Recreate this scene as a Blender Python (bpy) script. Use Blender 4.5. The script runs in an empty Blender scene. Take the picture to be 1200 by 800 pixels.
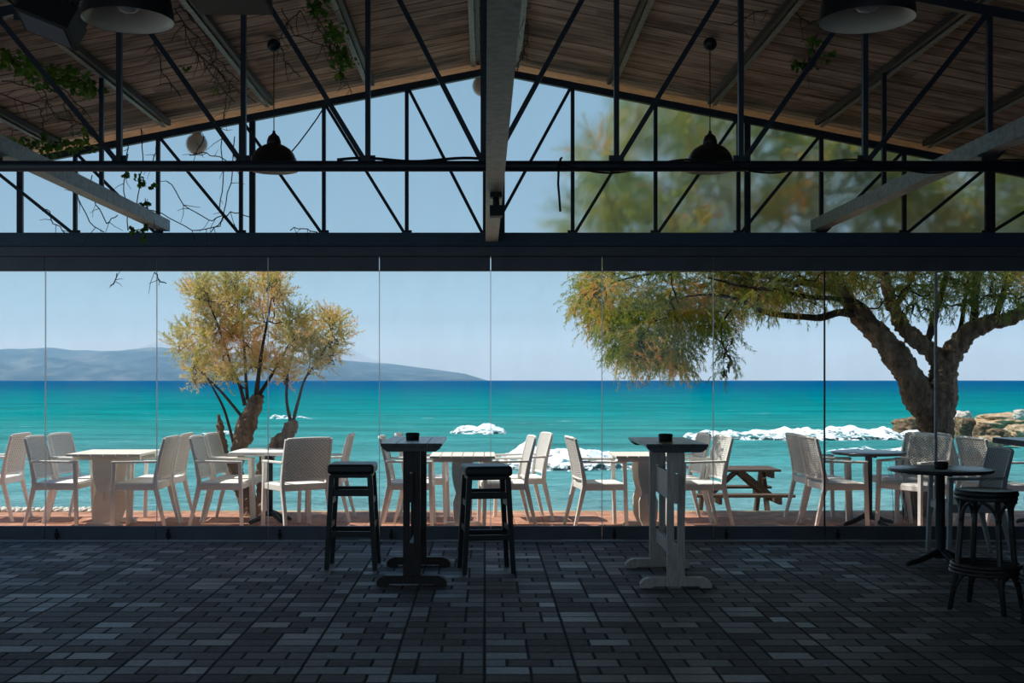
import bpy, math, random
from mathutils import Vector, Matrix, noise
random.seed(7)
R = math.radians
F, CX, HY, EH = 1350.0, 568.0, 445.0, 1.45
scene = bpy.context.scene
C = scene.collection

def at(px, py, Y):
    """photo direction at a chosen distance -> world point"""
    return Vector(((px-CX)*Y/F, Y, EH-(py-HY)*Y/F))
def gx(px, Y): return (px-CX)*Y/F

# ------------------------------------------------------------------ mesh builder
class MB:
    def __init__(s): s.v=[]; s.f=[]; s.sm=[]
    def add(s, vs, fs, smooth=False):
        b=len(s.v); s.v.extend([tuple(x) for x in vs])
        for f in fs: s.f.append(tuple(b+i for i in f)); s.sm.append(smooth)
    def box(s, x0,x1,y0,y1,z0,z1):
        v=[(x0,y0,z0),(x1,y0,z0),(x1,y1,z0),(x0,y1,z0),(x0,y0,z1),(x1,y0,z1),(x1,y1,z1),(x0,y1,z1)]
        s.add(v,[(0,3,2,1),(4,5,6,7),(0,1,5,4),(1,2,6,5),(2,3,7,6),(3,0,4,7)])
        return s
    def bar(s, p0, p1, w, h, w1=None, h1=None, side=None):
        """rectangular bar p0->p1; w along 'side' axis, h along the other"""
        p0=Vector(p0); p1=Vector(p1); d=(p1-p0).normalized()
        sd=Vector(side) if side else (Vector((1,0,0)) if abs(d.x)<.9 else Vector((0,1,0)))
        u=(sd-d*sd.dot(d)).normalized(); t=d.cross(u)
        w1=w if w1 is None else w1; h1=h if h1 is None else h1
        v=[]
        for p,a,b in ((p0,w,h),(p1,w1,h1)):
            for i,j in ((-1,-1),(1,-1),(1,1),(-1,1)): v.append(p+u*(i*a/2)+t*(j*b/2))
        s.add(v,[(0,3,2,1),(4,5,6,7),(0,1,5,4),(1,2,6,5),(2,3,7,6),(3,0,4,7)])
        return s
    def tube(s, pts, rad, n=8, cap=True, smooth=True):
        pts=[Vector(p) for p in pts]
        if not isinstance(rad,(list,tuple)): rad=[rad]*len(pts)
        b=len(s.v); u=None
        for i,p in enumerate(pts):
            d=(pts[min(i+1,len(pts)-1)]-pts[max(i-1,0)])
            d=d.normalized() if d.length>1e-9 else Vector((0,0,1))
            if u is None:
                a=Vector((0,0,1)) if abs(d.z)<.9 else Vector((1,0,0))
                u=(a-d*a.dot(d)).normalized()
            else:
                u=u-d*u.dot(d); u=u.normalized() if u.length>1e-6 else d.orthogonal().normalized()
            w=d.cross(u)
            for k in range(n):
                t=2*math.pi*k/n; s.v.append(tuple(p+(u*math.cos(t)+w*math.sin(t))*rad[i]))
        for i in range(len(pts)-1):
            for k in range(n):
                k2=(k+1)%n
                s.f.append((b+i*n+k,b+i*n+k2,b+(i+1)*n+k2,b+(i+1)*n+k)); s.sm.append(smooth)
        if cap:
            s.f.append(tuple(b+k for k in reversed(range(n)))); s.sm.append(False)
            e=b+(len(pts)-1)*n
            s.f.append(tuple(e+k for k in range(n))); s.sm.append(False)
        return s
    def lathe(s, prof, c=(0,0,0), n=32, smooth=True, caps=True):
        b=len(s.v); m=len(prof)
        for r,z in prof:
            for k in range(n):
                t=2*math.pi*k/n; s.v.append((c[0]+r*math.cos(t),c[1]+r*math.sin(t),c[2]+z))
        for i in range(m-1):
            for k in range(n):
                k2=(k+1)%n
                s.f.append((b+i*n+k,b+i*n+k2,b+(i+1)*n+k2,b+(i+1)*n+k)); s.sm.append(smooth)
        if caps and prof[0][0]>1e-5: s.f.append(tuple(b+k for k in reversed(range(n)))); s.sm.append(False)
        if caps and prof[-1][0]>1e-5:
            e=b+(m-1)*n; s.f.append(tuple(e+k for k in range(n))); s.sm.append(False)
        return s
    def prism(s, poly, y0, y1):
        """poly in XZ extruded along Y"""
        n=len(poly)
        v=[(x,y0,z) for x,z in poly]+[(x,y1,z) for x,z in poly]
        fs=[tuple(range(n)),tuple(range(2*n-1,n-1,-1))]+[(i+n,(i+1)%n+n,(i+1)%n,i) for i in range(n)]
        s.add(v,fs); return s
    def ball(s, c, r, n=16, m=10, sq=(1,1,1), smooth=True):
        vs=[];fs=[]
        for i in range(m+1):
            a=math.pi*i/m
            for k in range(n):
                t=2*math.pi*k/n
                vs.append((c[0]+r*sq[0]*math.sin(a)*math.cos(t),c[1]+r*sq[1]*math.sin(a)*math.sin(t),c[2]+r*sq[2]*math.cos(a)))
        for i in range(m):
            for k in range(n):
                k2=(k+1)%n; fs.append((i*n+k,(i+1)*n+k,(i+1)*n+k2,i*n+k2))
        s.add(vs,fs,smooth); return s
    def build(s, name, mat, parent=None, bevel=0, seg=2):
        me=bpy.data.meshes.new(name); me.from_pydata(s.v,[],s.f)
        me.polygons.foreach_set('use_smooth', s.sm)
        me.materials.append(mat); me.update()
        o=bpy.data.objects.new(name,me); C.objects.link(o)
        if parent: o.parent=parent
        if bevel:
            b=o.modifiers.new('edge','BEVEL'); b.width=bevel; b.segments=seg; b.limit_method='ANGLE'; b.angle_limit=R(40)
        return o

def tag(o, label=None, cat=None, group=None, kind=None):
    if label: o['label']=label
    if cat: o['category']=cat
    if group: o['group']=group
    if kind: o['kind']=kind
    return o
def thing(name, label, cat, loc=(0,0,0), rz=0, group=None):
    o=bpy.data.objects.new(name,None); C.objects.link(o); o.empty_display_size=.1
    o.location=loc; o.rotation_euler=(0,0,rz)
    return tag(o,label,cat,group)
def kids(o): return [c for c in C.objects if c.parent==o]
def dup(o, parent=None):
    c=o.copy(); C.objects.link(c)
    if parent: c.parent=parent
    for ch in kids(o): dup(ch,c)
    return c
def place(o, loc, rz=0, label=None, group=None):
    o.location=loc; o.rotation_euler=(0,0,rz)
    if label: o['label']=label
    if group: o['group']=group
    return o
used=set()
def inst(proto, loc, rz, label, group=None):
    if proto.name in used: o=dup(proto)
    else: used.add(proto.name); o=proto
    return place(o,loc,rz,label,group)

# ------------------------------------------------------------------ materials
def srgb(r,g,b):
    def f(c):
        c/=255.; return c/12.92 if c<=.04045 else ((c+.055)/1.055)**2.4
    return (f(r),f(g),f(b),1)
class NT:
    def __init__(s,name):
        s.m=bpy.data.materials.new(name); s.m.use_nodes=True; s.n=s.m.node_tree.nodes; s.l=s.m.node_tree.links
        s.b=s.n['Principled BSDF']; s.out=s.n['Material Output']
    def new(s,t,**kw):
        x=s.n.new(t)
        for k,v in kw.items(): setattr(x,k,v)
        return x
    def link(s,a,b): s.l.new(a,b)
    def math(s,op,a,b=None,c=None,clamp=False):
        x=s.n.new('ShaderNodeMath'); x.operation=op; x.use_clamp=clamp
        for i,v in enumerate((a,b,c)):
            if v is None: continue
            if isinstance(v,(int,float)): x.inputs[i].default_value=v
            else: s.l.new(v,x.inputs[i])
        return x.outputs[0]
    def noise(s,scale,vec=None,detail=4,rough=.55,dim='3D'):
        x=s.n.new('ShaderNodeTexNoise'); x.inputs['Scale'].default_value=scale; x.inputs['Detail'].default_value=detail
        x.inputs['Roughness'].default_value=rough
        if vec is not None: s.l.new(vec,x.inputs['Vector'])
        return x.outputs['Fac']
    def coord(s,scale=(1,1,1),kind='Object',rot=(0,0,0)):
        t=s.n.new('ShaderNodeTexCoord'); m=s.n.new('ShaderNodeMapping'); m.inputs['Scale'].default_value=scale
        m.inputs['Rotation'].default_value=rot
        s.l.new(t.outputs[kind],m.inputs['Vector']); return m.outputs['Vector']
    def pos(s): return s.n.new('ShaderNodeNewGeometry').outputs['Position']
    def ramp(s,fac,stops,interp='LINEAR'):
        x=s.n.new('ShaderNodeValToRGB'); x.color_ramp.interpolation=interp
        e=x.color_ramp.elements
        while len(e)>1: e.remove(e[-1])
        e[0].position=stops[0][0]; e[0].color=stops[0][1]
        for p,c in stops[1:]:
            k=e.new(p); k.color=c
        s.l.new(fac,x.inputs[0]); return x.outputs[0]
    def bump(s,h,strength=.3,dist=.01):
        x=s.n.new('ShaderNodeBump'); x.inputs['Strength'].default_value=strength; x.inputs['Distance'].default_value=dist
        s.l.new(h,x.inputs['Height']); s.l.new(x.outputs[0],s.b.inputs['Normal']); return x
def mat(name,c1,c2=None,rough=.5,metal=0,scale=8,bump=.1,dist=.004,spec=.5,stretch=(1,1,1)):
    t=NT(name); c2=c2 or tuple(x*.75 for x in c1[:3])+(1,)
    f=t.noise(scale,t.coord(stretch),6,.6)
    t.link(t.ramp(f,[(.32,c2),(.68,c1)]),t.b.inputs['Base Color'])
    t.b.inputs['Roughness'].default_value=rough; t.b.inputs['Metallic'].default_value=metal
    t.b.inputs['Specular IOR Level'].default_value=spec
    if bump: t.bump(t.noise(scale*5,t.coord(stretch),3),bump,dist)
    return t.m

M={}
M['black_steel']=mat('black_painted_steel',srgb(36,46,60),srgb(24,32,44),.45,.0,12,.1)
M['galv']=mat('galvanised_steel',srgb(150,152,148),srgb(112,114,112),.5,.35,26,.08)
M['beam']=mat('charcoal_aluminium',srgb(60,84,104),srgb(50,72,90),.5,.1,3,.03)
M['rail']=mat('grey_aluminium_profile',srgb(98,104,114),srgb(86,92,102),.5,.1,4,.03)
M['white_plastic']=mat('white_resin',srgb(243,241,235),srgb(232,229,222),.7,0,5,.05,spec=.08)
M['white_wood']=mat('white_painted_wood',srgb(240,235,224),srgb(222,216,204),.75,0,6,.1,.003,spec=.08,stretch=(1,8,1))
M['grey_wood']=mat('grey_white_painted_wood',srgb(226,212,202),srgb(190,176,168),.55,0,9,.25,.003,stretch=(6,6,1))
M['dark_wood']=mat('dark_stained_wood',srgb(58,40,34),srgb(34,24,22),.5,0,9,.25,.003,stretch=(6,6,1))
M['table_blue']=mat('dark_varnished_slat_wood',srgb(46,52,62),srgb(32,36,44),.27,0,7,.3,.003,stretch=(6,1,6))
M['black_wood']=mat('black_stool_wood',srgb(30,31,34),srgb(18,19,22),.4,0,9,.2,.002,stretch=(6,6,1))
M['leather']=mat('black_leatherette',srgb(34,38,44),srgb(24,27,32),.4,0,20,.3,.003)
M['black_plastic']=mat('black_plastic',srgb(18,19,21),srgb(12,12,14),.6,0,9,.05)
M['round_top']=mat('dark_round_top',srgb(50,56,64),srgb(38,43,50),.28,0,10,.08)
M['cast_iron']=mat('cast_iron',srgb(56,64,70),srgb(40,46,52),.5,.4,12,.15)
M['rattan_black']=mat('black_rattan',srgb(74,68,66),srgb(46,42,42),.35,0,30,.3,.003)
M['bark']=mat('tree_bark',srgb(168,144,122),srgb(80,62,50),.9,0,9,1.,.03,.2,(1,1,.25))
M['twig']=mat('dry_twig',srgb(70,54,44),srgb(40,31,26),.9,0,20,.3)
M['old_timber']=mat('weathered_timber',srgb(104,82,62),srgb(58,46,38),.8,0,8,.5,.004,stretch=(1,8,8))  # weathered wood, darkened for the tree shade over the picnic table
M['lamp_out']=mat('dark_enamel',srgb(44,44,46),srgb(32,32,34),.35,.2,9,.03)
M['lamp_in']=mat('cream_enamel',srgb(236,222,202),srgb(222,208,188),.35,0,9,.03)
M['bulb']=mat('opal_bulb',srgb(235,232,225),srgb(225,222,215),.12,0,9,0)
M['pebble']=mat('white_pebble',srgb(240,236,226),srgb(205,196,180),.8,0,30,0,spec=.1)
M['opal']=mat('beige_opal',srgb(176,164,152),srgb(150,140,132),.4,0,9,0)  # grey-beige tone of the globes
M['brown_rubber']=mat('rusty_seal',srgb(64,46,42),srgb(46,34,32),.6,0,20,.1)
M['pale_seal']=mat('clear_grey_seal',srgb(180,186,190),srgb(150,156,160),.35,0,20,.05)
M['concrete_wall']=mat('plastered_wall',srgb(96,92,88),srgb(80,76,72),.8,0,2,.2)
M['foam']=None

def glass_mat(name, tint=(.985,.992,.995,1), haze=0.0, ior=1.35):
    t=NT(name); t.n.remove(t.b)
    tr=t.new('ShaderNodeBsdfTransparent'); tr.inputs[0].default_value=tint
    gl=t.new('ShaderNodeBsdfGlossy'); gl.inputs['Roughness'].default_value=.02
    fr=t.new('ShaderNodeFresnel'); fr.inputs[0].default_value=ior
    mx=t.new('ShaderNodeMixShader'); gg=t.new('ShaderNodeNewGeometry'); t.link(t.math('MULTIPLY',fr.outputs[0],t.math('SUBTRACT',1,gg.outputs['Backfacing'])),mx.inputs[0]); t.link(tr.outputs[0],mx.inputs[1]); t.link(gl.outputs[0],mx.inputs[2])
    last=mx.outputs[0]
    if haze:
        df=t.new('ShaderNodeBsdfTranslucent'); df.inputs[0].default_value=(.8,.85,.88,1)
        m2=t.new('ShaderNodeMixShader')
        h=t.noise(1.3,t.coord((1,1,.6)),5,.65)
        hh=t.math('MULTIPLY',t.math('SUBTRACT',h,.42,clamp=True),haze)
        t.link(hh,m2.inputs[0]); t.link(last,m2.inputs[1]); t.link(df.outputs[0],m2.inputs[2]); last=m2.outputs[0]
    t.link(last,t.out.inputs[0]); return t.m
M['glass']=glass_mat('clear_glass_with_salt_film',haze=.16)
def seal_mat():
    t=NT('clear_rubbing_seal'); t.n.remove(t.b)
    a=t.new('ShaderNodeBsdfTransparent'); d=t.new('ShaderNodeBsdfTranslucent'); d.inputs[0].default_value=(.8,.84,.86,1); e=t.new('ShaderNodeBsdfDiffuse'); e.inputs[0].default_value=(.7,.72,.74,1)
    m1=t.new('ShaderNodeMixShader'); m1.inputs[0].default_value=.35; t.link(d.outputs[0],m1.inputs[1]); t.link(e.outputs[0],m1.inputs[2])
    m2=t.new('ShaderNodeMixShader'); m2.inputs[0].default_value=.6; t.link(a.outputs[0],m2.inputs[1]); t.link(m1.outputs[0],m2.inputs[2]); t.link(m2.outputs[0],t.out.inputs[0]); return t.m
M['clear_seal']=seal_mat()
def film_mat():
    t=NT('ribbed_plastic_film'); t.n.remove(t.b)
    v=t.coord((1,1,.05))
    rf=t.new('ShaderNodeBsdfRefraction'); rf.inputs['IOR'].default_value=1.13; rf.inputs['Roughness'].default_value=.38
    rf.inputs[0].default_value=(.88,.93,.96,1)
    bp=t.new('ShaderNodeBump'); bp.inputs['Strength'].default_value=.25; bp.inputs['Distance'].default_value=.01
    t.link(t.noise(14,v,3),bp.inputs['Height']); t.link(bp.outputs[0],rf.inputs['Normal'])
    tr=t.new('ShaderNodeBsdfTransparent'); tr.inputs[0].default_value=(.85,.9,.92,1)
    mx=t.new('ShaderNodeMixShader'); mx.inputs[0].default_value=.08
    t.link(rf.outputs[0],mx.inputs[1]); t.link(tr.outputs[0],mx.inputs[2])
    df=t.new('ShaderNodeBsdfTranslucent'); df.inputs[0].default_value=(.75,.74,.7,1)
    m2=t.new('ShaderNodeMixShader')
    f=t.math('MULTIPLY',t.noise(5,t.coord((1,1,.12)),5,.7),.16)
    t.link(f,m2.inputs[0]); t.link(mx.outputs[0],m2.inputs[1]); t.link(df.outputs[0],m2.inputs[2])
    t.link(m2.outputs[0],t.out.inputs[0]); return t.m
M['film']=film_mat()

def ceiling_mat():
    t=NT('weathered_roof_boards'); p=t.pos()
    sp=t.new('ShaderNodeSeparateXYZ'); t.link(p,sp.inputs[0]); X,Y,Z=sp.outputs
    b=t.math('DIVIDE',Y,.19)
    idx=t.math('FLOOR',b); fr=t.math('FRACT',b)
    wn=t.new('ShaderNodeTexWhiteNoise',noise_dimensions='2D'); cb=t.new('ShaderNodeCombineXYZ')
    t.link(idx,cb.inputs[0]); t.link(t.math('FLOOR',t.math('ADD',t.math('DIVIDE',X,2.4),t.math('MULTIPLY',idx,.37))),cb.inputs[1]); t.link(cb.outputs[0],wn.inputs['Vector'])
    mp=t.new('ShaderNodeMapping'); mp.inputs['Scale'].default_value=(.7,7,1); t.link(p,mp.inputs[0])
    g=t.noise(3.2,mp.outputs[0],8,.7)
    mp2=t.new('ShaderNodeMapping'); mp2.inputs['Scale'].default_value=(.6,1.4,1); t.link(p,mp2.inputs[0])
    big=t.noise(1.9,mp2.outputs[0],5,.6)
    f=t.math('ADD',t.math('MULTIPLY',g,.66),t.math('ADD',t.math('MULTIPLY',wn.outputs[0],.13),t.math('MULTIPLY',t.math('SUBTRACT',big,.12),.52)))
    col=t.ramp(f,[(.36,srgb(44,34,31)),(.5,srgb(112,90,80)),(.6,srgb(158,132,118)),(.74,srgb(200,176,158))])
    gap=t.math('LESS_THAN',fr,t.math('ADD',.03,t.math('MULTIPLY',wn.outputs[0],.08)))
    mx=t.new('ShaderNodeMix',data_type='RGBA'); t.link(gap,mx.inputs[0]); t.link(col,mx.inputs[6]); mx.inputs[7].default_value=srgb(18,14,13)
    t.link(mx.outputs[2],t.b.inputs['Base Color']); t.b.inputs['Roughness'].default_value=.85
    h=t.math('ADD',t.math('MULTIPLY',g,.3),t.math('MULTIPLY',gap,-1.))
    t.bump(h,.6,.01); return t.m
M['ceiling']=ceiling_mat()
M['pale_board']=mat('pale_pine_board',srgb(226,186,146),srgb(178,138,104),.7,0,5,.2,.004,.3,(1,6,6))

def paver_mat():
    t=NT('worn_brick_pattern_pavers'); p=t.pos()
    sp=t.new('ShaderNodeSeparateXYZ'); t.link(p,sp.inputs[0]); X,Y,Z=sp.outputs
    W=.46
    sx=t.math('DIVIDE',X,W); ix=t.math('FLOOR',sx); fx=t.math('FRACT',sx)
    sy=t.math('DIVIDE',Y,W/3); iy=t.math('FLOOR',sy); fy=t.math('FRACT',sy)
    alt=t.math('MODULO',t.math('ADD',iy,t.math('MULTIPLY',ix,1)),2)      # which end holds the half brick
    c1=t.new('ShaderNodeCombineXYZ'); t.link(ix,c1.inputs[0]); t.link(iy,c1.inputs[1]); c1.inputs[2].default_value=3.3
    w0=t.new('ShaderNodeTexWhiteNoise',noise_dimensions='3D'); t.link(c1.outputs[0],w0.inputs['Vector'])
    alt=t.math('GREATER_THAN',w0.outputs[0],.5)
    par=t.math('MODULO',t.math('ABSOLUTE',t.math('ADD',iy,ix)),2)
    flip=t.math('GREATER_THAN',w0.outputs[0],.86)
    par=t.math('ABSOLUTE',t.math('SUBTRACT',par,flip))
    # rows with joint in the middle alternate with rows of half + whole + half bricks
    dd1=t.math('ABSOLUTE',t.math('SUBTRACT',fx,.5)); dd2=t.math('ABSOLUTE',t.math('SUBTRACT',dd1,.25))
    bi=t.math('ADD',t.math('GREATER_THAN',fx,.5),0)
    bj=t.math('ADD',t.math('GREATER_THAN',fx,.25),t.math('GREATER_THAN',fx,.75))
    second=t.math('ADD',t.math('MULTIPLY',bi,par),t.math('MULTIPLY',t.math('ADD',bj,5),t.math('SUBTRACT',1,par)))
    c2=t.new('ShaderNodeCombineXYZ'); t.link(ix,c2.inputs[0]); t.link(iy,c2.inputs[1]); t.link(second,c2.inputs[2])
    w1=t.new('ShaderNodeTexWhiteNoise',noise_dimensions='3D'); t.link(c2.outputs[0],w1.inputs['Vector'])
    wob=t.math('MULTIPLY',t.math('SUBTRACT',t.noise(9,p,3),.5),.02)
    fxw=t.math('ADD',fx,wob); fyw=t.math('ADD',fy,t.math('MULTIPLY',wob,4))
    d1=t.math('ABSOLUTE',t.math('SUBTRACT',fxw,.5)); d4=t.math('ABSOLUTE',t.math('SUBTRACT',d1,.25))
    d=t.math('ADD',t.math('MULTIPLY',d1,par),t.math('MULTIPLY',d4,t.math('SUBTRACT',1,par)))
    d2=t.math('MINIMUM',fxw,t.math('SUBTRACT',1,fxw))
    dx=t.math('MINIMUM',t.math('MULTIPLY',d,W),t.math('MULTIPLY',d2,W))
    dy=t.math('MULTIPLY',t.math('MINIMUM',fyw,t.math('SUBTRACT',1,fyw)),W/3)
    dm=t.math('MINIMUM',dx,dy)
    brick=t.new('ShaderNodeMapRange',interpolation_type='SMOOTHSTEP'); t.link(dm,brick.inputs[0]); brick.inputs[1].default_value=.002; brick.inputs[2].default_value=.012
    face=brick.outputs[0]
    n=t.noise(28,p,6,.7); n2=t.noise(1.1,p,4,.6)
    shade=t.math('ADD',t.math('MULTIPLY',w1.outputs[0],.34),t.math('ADD',t.math('MULTIPLY',n,.62),t.math('MULTIPLY',n2,.34)))
    col=t.ramp(shade,[(.25,srgb(46,38,40)),(.5,srgb(84,76,78)),(.75,srgb(120,114,116)),(.95,srgb(150,146,150))])
    mx=t.new('ShaderNodeMix',data_type='RGBA'); t.link(face,mx.inputs[0]); mx.inputs[6].default_value=srgb(24,20,20); t.link(col,mx.inputs[7])
    t.link(mx.outputs[2],t.b.inputs['Base Color'])
    r=t.math('SUBTRACT',.74,t.math('MULTIPLY',t.math('MULTIPLY',w1.outputs[0],w1.outputs[0]),.34))
    mr=t.new('ShaderNodeMix',data_type='FLOAT'); t.link(face,mr.inputs[0]); mr.inputs[2].default_value=.95; t.link(r,mr.inputs[3])
    t.link(mr.outputs[0],t.b.inputs['Roughness'])
    # each brick tilts by its own small amount: height ramps inside a brick
    tilt=t.math('MULTIPLY',t.math('SUBTRACT',w1.outputs[0],.5),t.math('SUBTRACT',fy,.5))
    h=t.math('ADD',t.math('ADD',face,t.math('MULTIPLY',n,.35)),t.math('MULTIPLY',tilt,1.2))
    t.bump(h,.9,.008); return t.m
M['paver']=paver_mat()

def deck_mat():
    t=NT('terracotta_deck_tiles'); p=t.pos()
    sp=t.new('ShaderNodeSeparateXYZ'); t.link(p,sp.inputs[0]); X,Y,Z=sp.outputs
    fx=t.math('FRACT',t.math('DIVIDE',X,.3)); fy=t.math('FRACT',t.math('DIVIDE',Y,.15))
    gap=t.math('MAXIMUM',t.math('LESS_THAN',fx,.02),t.math('LESS_THAN',fy,.04))
    f=t.noise(5,p,6,.65)
    col=t.ramp(f,[(.3,srgb(150,104,84)),(.55,srgb(192,142,116)),(.75,srgb(216,172,146))])
    mx=t.new('ShaderNodeMix',data_type='RGBA'); t.link(gap,mx.inputs[0]); t.link(col,mx.inputs[6]); mx.inputs[7].default_value=srgb(96,62,50)
    t.link(mx.outputs[2],t.b.inputs['Base Color']); t.b.inputs['Roughness'].default_value=.85; t.b.inputs['Specular IOR Level'].default_value=.1
    t.bump(t.math('SUBTRACT',f,gap),.4,.005); return t.m
M['deck']=deck_mat()

def weave_mat(name,c1,c2,holes=.5):
    t=NT(name); t.m.use_backface_culling=False
    v=t.coord((1,1,1),'Object'); sp=t.new('ShaderNodeSeparateXYZ'); t.link(v,sp.inputs[0]); X,Y,Z=sp.outputs
    V=t.math('ADD',Z,t.math('MULTIPLY',Y,1.0))
    a=t.math('SINE',t.math('MULTIPLY',X,2*math.pi/.036))
    row=t.math('FLOOR',t.math('DIVIDE',V,.018))
    ph=t.math('MULTIPLY',t.math('MODULO',row,2),math.pi)
    a=t.math('SINE',t.math('ADD',t.math('MULTIPLY',X,2*math.pi/.036),ph))
    b=t.math('ABSOLUTE',t.math('SINE',t.math('MULTIPLY',V,math.pi/.018)))
    h=t.math('MULTIPLY',t.math('ADD',t.math('MULTIPLY',a,.5),.5),b)
    t.link(t.ramp(h,[(0,c2),(.5,c1)]),t.b.inputs['Base Color']); t.b.inputs['Roughness'].default_value=.65; t.b.inputs['Specular IOR Level'].default_value=.1
    t.bump(h,1.,.005)
    hole=t.math('LESS_THAN',h,.06)
    hole=t.math('MULTIPLY',hole,holes)
    tr=t.new('ShaderNodeBsdfTransparent'); mx=t.new('ShaderNodeMixShader')
    t.link(hole,mx.inputs[0]); t.link(t.b.outputs[0],mx.inputs[1]); t.link(tr.outputs[0],mx.inputs[2]); t.link(mx.outputs[0],t.out.inputs[0])
    return t.m
M['weave']=weave_mat('white_woven_resin',srgb(243,240,233),srgb(190,186,178),.6)
M['weave_grey']=weave_mat('grey_woven_resin',srgb(186,190,194),srgb(120,124,128),.4)
M['grey_plastic']=mat('grey_resin',srgb(184,188,192),srgb(165,169,173),.45,0,5,.05)

def leaf_mat(name,stops,scale,trans=.45,off=0):
    t=NT(name); p=t.pos()
    f=t.math('ADD',t.noise(scale,p,3,.6),t.math('MULTIPLY',t.math('SUBTRACT',t.noise(scale*9,p,2),.5),.5))
    col=t.ramp(f,stops)
    t.link(col,t.b.inputs['Base Color']); t.b.inputs['Roughness'].default_value=.6; t.b.inputs['Specular IOR Level'].default_value=.25
    tl=t.new('ShaderNodeBsdfTranslucent'); t.link(col,tl.inputs[0])
    mx=t.new('ShaderNodeMixShader'); mx.inputs[0].default_value=trans
    t.link(t.b.outputs[0],mx.inputs[1]); t.link(tl.outputs[0],mx.inputs[2]); t.link(mx.outputs[0],t.out.inputs[0])
    return t.m
M['tam_pale']=leaf_mat('pale_tamarisk_leaf',[(.32,srgb(176,176,104)),(.5,srgb(222,206,124)),(.66,srgb(246,196,144))],1.9,.55)
M['tam_green']=leaf_mat('green_tamarisk_leaf',[(.36,srgb(104,136,66)),(.5,srgb(156,172,74)),(.60,srgb(206,190,90)),(.70,srgb(246,176,104))],1.5,.5)
M['ivy']=leaf_mat('vine_leaf',[(.35,srgb(52,84,30)),(.6,srgb(96,130,46)),(.75,srgb(140,160,70))],3,.5)

def water_mat():
    t=NT('sea_water'); p=t.pos(); sp=t.new('ShaderNodeSeparateXYZ'); t.link(p,sp.inputs[0]); X,Y,Z=sp.outputs
    d=t.math('DIVIDE',3712.,Y)      # shelving depth of water away from the shore
    mp=t.new('ShaderNodeMapping'); mp.inputs['Scale'].default_value=(.015,.05,1); t.link(p,mp.inputs[0])
    n=t.noise(1,mp.outputs[0],5,.6)
    u=t.math('DIVIDE',t.math('ADD',d,t.math('MULTIPLY',t.math('MULTIPLY',t.math('SUBTRACT',n,.5),d),.9)),160.)
    col=t.ramp(u,[(0,srgb(8,100,152)),(.025,srgb(4,102,152)),(.07,srgb(0,122,154)),(.13,srgb(0,148,156)),(.24,srgb(20,156,156)),(.34,srgb(58,160,156)),(.5,srgb(82,158,156)),(.75,srgb(106,158,158)),(1,srgb(122,160,158))])
    # light and dark of ripples painted into the water colour, with darker streaks
    mp2=t.new('ShaderNodeMapping'); mp2.inputs['Scale'].default_value=(.12,.45,1); t.link(p,mp2.inputs[0])
    n2=t.noise(1,mp2.outputs[0],6,.7)
    mq=t.new('ShaderNodeMapping'); mq.inputs['Scale'].default_value=(.03,.16,1); t.link(p,mq.inputs[0]); nq=t.noise(1,mq.outputs[0],7,.75)
    mz=t.new('ShaderNodeMapping'); mz.inputs['Scale'].default_value=(.9,2.6,1); t.link(p,mz.inputs[0]); nz=t.noise(1,mz.outputs[0],5,.65)
    near=t.math('MULTIPLY',nz,t.math('MINIMUM',t.math('DIVIDE',40.,Y),1.2))
    tot=t.math('ADD',t.math('MULTIPLY',t.math('SUBTRACT',n2,.5),1.5),t.math('ADD',t.math('MULTIPLY',t.math('SUBTRACT',nq,.5),1.1),t.math('MULTIPLY',t.math('SUBTRACT',near,.35),.85)))
    hs=t.new('ShaderNodeHueSaturation'); t.link(col,hs.inputs['Color']); t.link(t.math('ADD',1.0,tot),hs.inputs['Value'])
    # scattered white caps
    mp3=t.new('ShaderNodeMapping'); mp3.inputs['Scale'].default_value=(.16,.55,1); t.link(p,mp3.inputs[0])
    n3=t.noise(1.,mp3.outputs[0],8,.72)
    cap=t.new('ShaderNodeMapRange',interpolation_type='SMOOTHSTEP'); t.link(n3,cap.inputs[0]); cap.inputs[1].default_value=.655; cap.inputs[2].default_value=.70
    mx=t.new('ShaderNodeMix',data_type='RGBA'); t.link(cap.outputs[0],mx.inputs[0]); t.link(hs.outputs[0],mx.inputs[6]); mx.inputs[7].default_value=(.85,.9,.9,1)
    t.link(mx.outputs[2],t.b.inputs['Base Color']); t.b.inputs['Roughness'].default_value=.35; t.b.inputs['Specular IOR Level'].default_value=.0
    mp4=t.new('ShaderNodeMapping'); mp4.inputs['Scale'].default_value=(.5,1.4,1); t.link(p,mp4.inputs[0])
    h=t.math('ADD',t.noise(1.2,mp4.outputs[0],7,.6),t.math('MULTIPLY',n2,1.5))
    t.bump(h,1.,.8); return t.m
M['water']=water_mat()
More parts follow.
